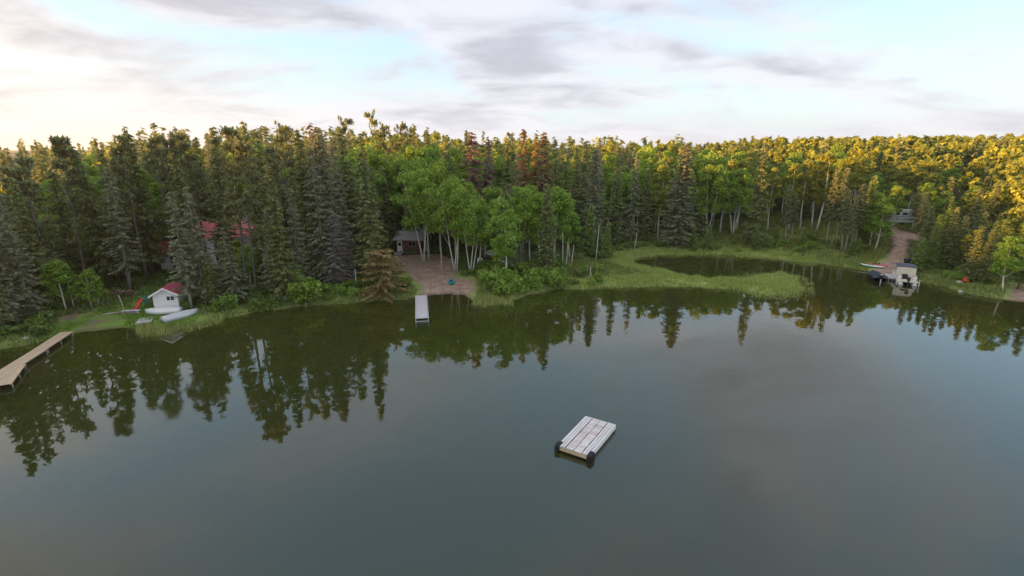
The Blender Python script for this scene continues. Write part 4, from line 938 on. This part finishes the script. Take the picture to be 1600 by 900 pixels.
def shrub(x, y, s, mat, label, group):
    f_, st = BUSH[int(rng.integers(4))]; r_ = thing('shrub', label, 'shrub', (x, y, hz(x, y) - .03), U(0, 6.28), group); k = U(.85, 1.2); r_.scale = (s * k, s * k, s * U(.8, 1.15))
    o = bpy.data.objects.new('foliage', f_); COL.objects.link(o); o.parent = r_; o.material_slots[0].link = 'OBJECT'; o.material_slots[0].material = M[mat]
    o = bpy.data.objects.new('stems', st); COL.objects.link(o); o.parent = r_
def shrub_band(u0, u1, v0, v1, n, smin, smax, mats, label, dmin=.6, dmax=99):
    k = 0; tries = 0
    while k < n and tries < n * 12:
        tries += 1; x, y, z = P(U(u0, u1), U(v0, v1)); d = float(sdf(LAKE, [(x, y)])[0])
        if d < dmin or d > dmax or float(region('sand', [(x, y)])[0]) < .9: continue
        if any((a - x) ** 2 + (b_ - y) ** 2 < (r_ * .62) ** 2 for a, b_, r_ in BLD): continue
        shrub(x, y, U(smin, smax), mats[int(rng.integers(len(mats)))], label, label); k += 1
shrub_band(752, 885, 425, 462, 46, 1.0, 1.75, ['shrub'], 'rounded bright green shrub on the point next to the sandy beach')
shrub_band(850, 940, 420, 448, 18, .5, .95, ['shrub', 'shrub_dark'], 'low green shrub around the bleached stump on the point')
shrub_band(520, 640, 440, 468, 26, .6, 1.1, ['shrub_dark', 'shrub'], 'green shrub under the drooping ochre conifer beside the beach')
shrub_band(290, 520, 455, 490, 40, .6, 1.15, ['shrub_dark', 'shrub'], 'leafy shrub on the bank between the shed and grey box', dmax=7)
shrub_band(0, 90, 500, 540, 18, .6, 1.1, ['shrub_dark'], 'dark shrub on the bank at the foot of the long dock')
shrub_band(710, 748, 412, 430, 6, .35, .6, ['shrub'], 'small green bush at the foot of the beach birches')
shrub_band(900, 1130, 385, 408, 34, .5, 1.1, ['shrub_dark', 'herb'], 'low scrubby bush behind the pond', dmin=3)
shrub_band(1120, 1360, 375, 412, 50, .4, 1.0, ['shrub_dark', 'herb', 'shrub'], 'low scrubby bush on the grassy slope near the ramp', dmin=2)
shrub_band(1405, 1560, 395, 448, 26, .5, 1.0, ['shrub_dark', 'shrub'], 'green shrub under the spruces by the orange chair', dmin=1.5)
shrub_band(575, 720, 380, 420, 8, .4, .8, ['shrub_dark'], 'dark undergrowth bush at the edge of the cabin clearing')
x, y, z = P(470, 472)
for k in range(3): shrub(x + U(-.6, .6), y + U(-.4, .6), U(1.3, 1.9), 'shrub', 'tall vivid green bush on the shore beside the grey box', 'vivid bushes beside the grey box')
x, y, z = P(788, 418); shrub(x, y, .8, 'rust', 'dead orange brush pile below the lean-to', None)

# ------------------------------------------------------------------ grasses, reeds and undergrowth (uncountable)
def blades(name, pts, zs, hmin, hmax, wid, nb, mat, label, cat):
    n = len(pts); c = np.repeat(np.column_stack([pts, zs]), nb, 0); N = len(c)
    c[:, :2] += rng.normal(0, .14, (N, 2)); az = rng.uniform(0, 6.28, N); h = rng.uniform(hmin, hmax, N) * np.clip(.95 + .55 * wav(c[:, 0], c[:, 1], 1.3) + .35 * wav(c[:, 0], c[:, 1], .45), .35, 1.7)
    a = np.column_stack([np.cos(az) * h * .35, np.sin(az) * h * .35, h]); b_ = np.column_stack([-np.sin(az), np.cos(az), np.zeros(N)]) * wid * rng.uniform(.6, 1.3, (N, 1))
    o = bpy.data.objects.new(name, quads(c, a, b_, M[mat], name, tri=True)); COL.objects.link(o); o['kind'] = 'stuff'; return tag(o, label, cat)
pts = np.column_stack([rng.uniform(-85, 100, 330000), rng.uniform(40, 125, 330000)])
d = lake_d(pts); zz_ = np.maximum(height(pts, d), 0); sd_ = region('sand', pts); dd_ = region('dirt', pts); lw = region('lawn', pts); uu, vv = project(pts[:, 0], pts[:, 1], zz_)
edge = rng.normal(0, .7, len(d)); ok = (sd_ > .35 + .5 * rng.random(len(d))) & (uu > -80) & (uu < 1700)
spit = (uu > 885) & (uu < 1275) & (d > -.25) & (d < 5.5 + edge)
blades('sedge_grass', pts[ok & spit], zz_[ok & spit] - .03, .22, .55, .045, 5, 'sedge', 'yellow-green sedge covering the spit and pond margin', 'grass')
k = ok & (lw < .2) & (dd_ > .3) & (d > 0); blades('lawn_grass', pts[k], zz_[k] - .02, .10, .28, .04, 6, 'lawn', 'bright green lawn grass around the white shed', 'grass')
k = ok & ~spit & (lw >= .2) & (d > .1) & (d < 6 + edge * 2) & (dd_ > .3); blades('bank_grass', pts[k], zz_[k] - .02, .2, .6, .05, 4, 'herb', 'mixed green grasses and herbs along the lake bank', 'grass')
k = ok & (uu > 880) & (d > 5) & (d < 30 + edge * 3) & (rng.random(len(d)) < .8); blades('meadow_herbs', pts[k], zz_[k] - .02, .2, .65, .07, 4, 'herb', 'rough meadow herbs on the slope behind the pond', 'grass')
k = ok & (((uu <= 880) & (d > 6) & (d < 40)) | ((uu > 880) & (d > 24) & (d < 75))) & (rng.random(len(d)) < .35); blades('forest_undergrowth', pts[k], zz_[k] - .02, .2, .7, .10, 3, 'shrub_dark', 'dark leafy undergrowth on the forest floor', 'undergrowth')
k = (d > -1.7 + edge * .5) & (d < .3) & (((uu > 738) & (uu < 800)) | ((uu > 215) & (uu < 350))); blades('reeds', pts[k], -.1 + 0 * zz_[k], .45, .95, .03, 4, 'reed', 'pale green reeds standing in the shallows', 'reeds')
k = (d > -1.5 + edge * .8) & (d < .1) & (uu > 1150) & (uu < 1275) & (rng.random(len(d)) < .4); blades('water_sedge', pts[k], -.1 + 0 * zz_[k], .3, .6, .03, 3, 'reed', 'thin sedge standing in water round the spit tip', 'reeds')



# ------------------------------------------------------------------ evening haze
hm, t, out = new_mat('evening_haze')
pv = t.new('ShaderNodeVolumePrincipled', ins={'Color': (.90, .92, 1.0, 1), 'Density': .00013, 'Anisotropy': 0.5})
t.l.new(pv.outputs[0], out.inputs['Volume'])
hb = MB().box(-2600, 2600, -2600, 3100, -5, 46).build('haze', hm); hb['kind'] = 'stuff'
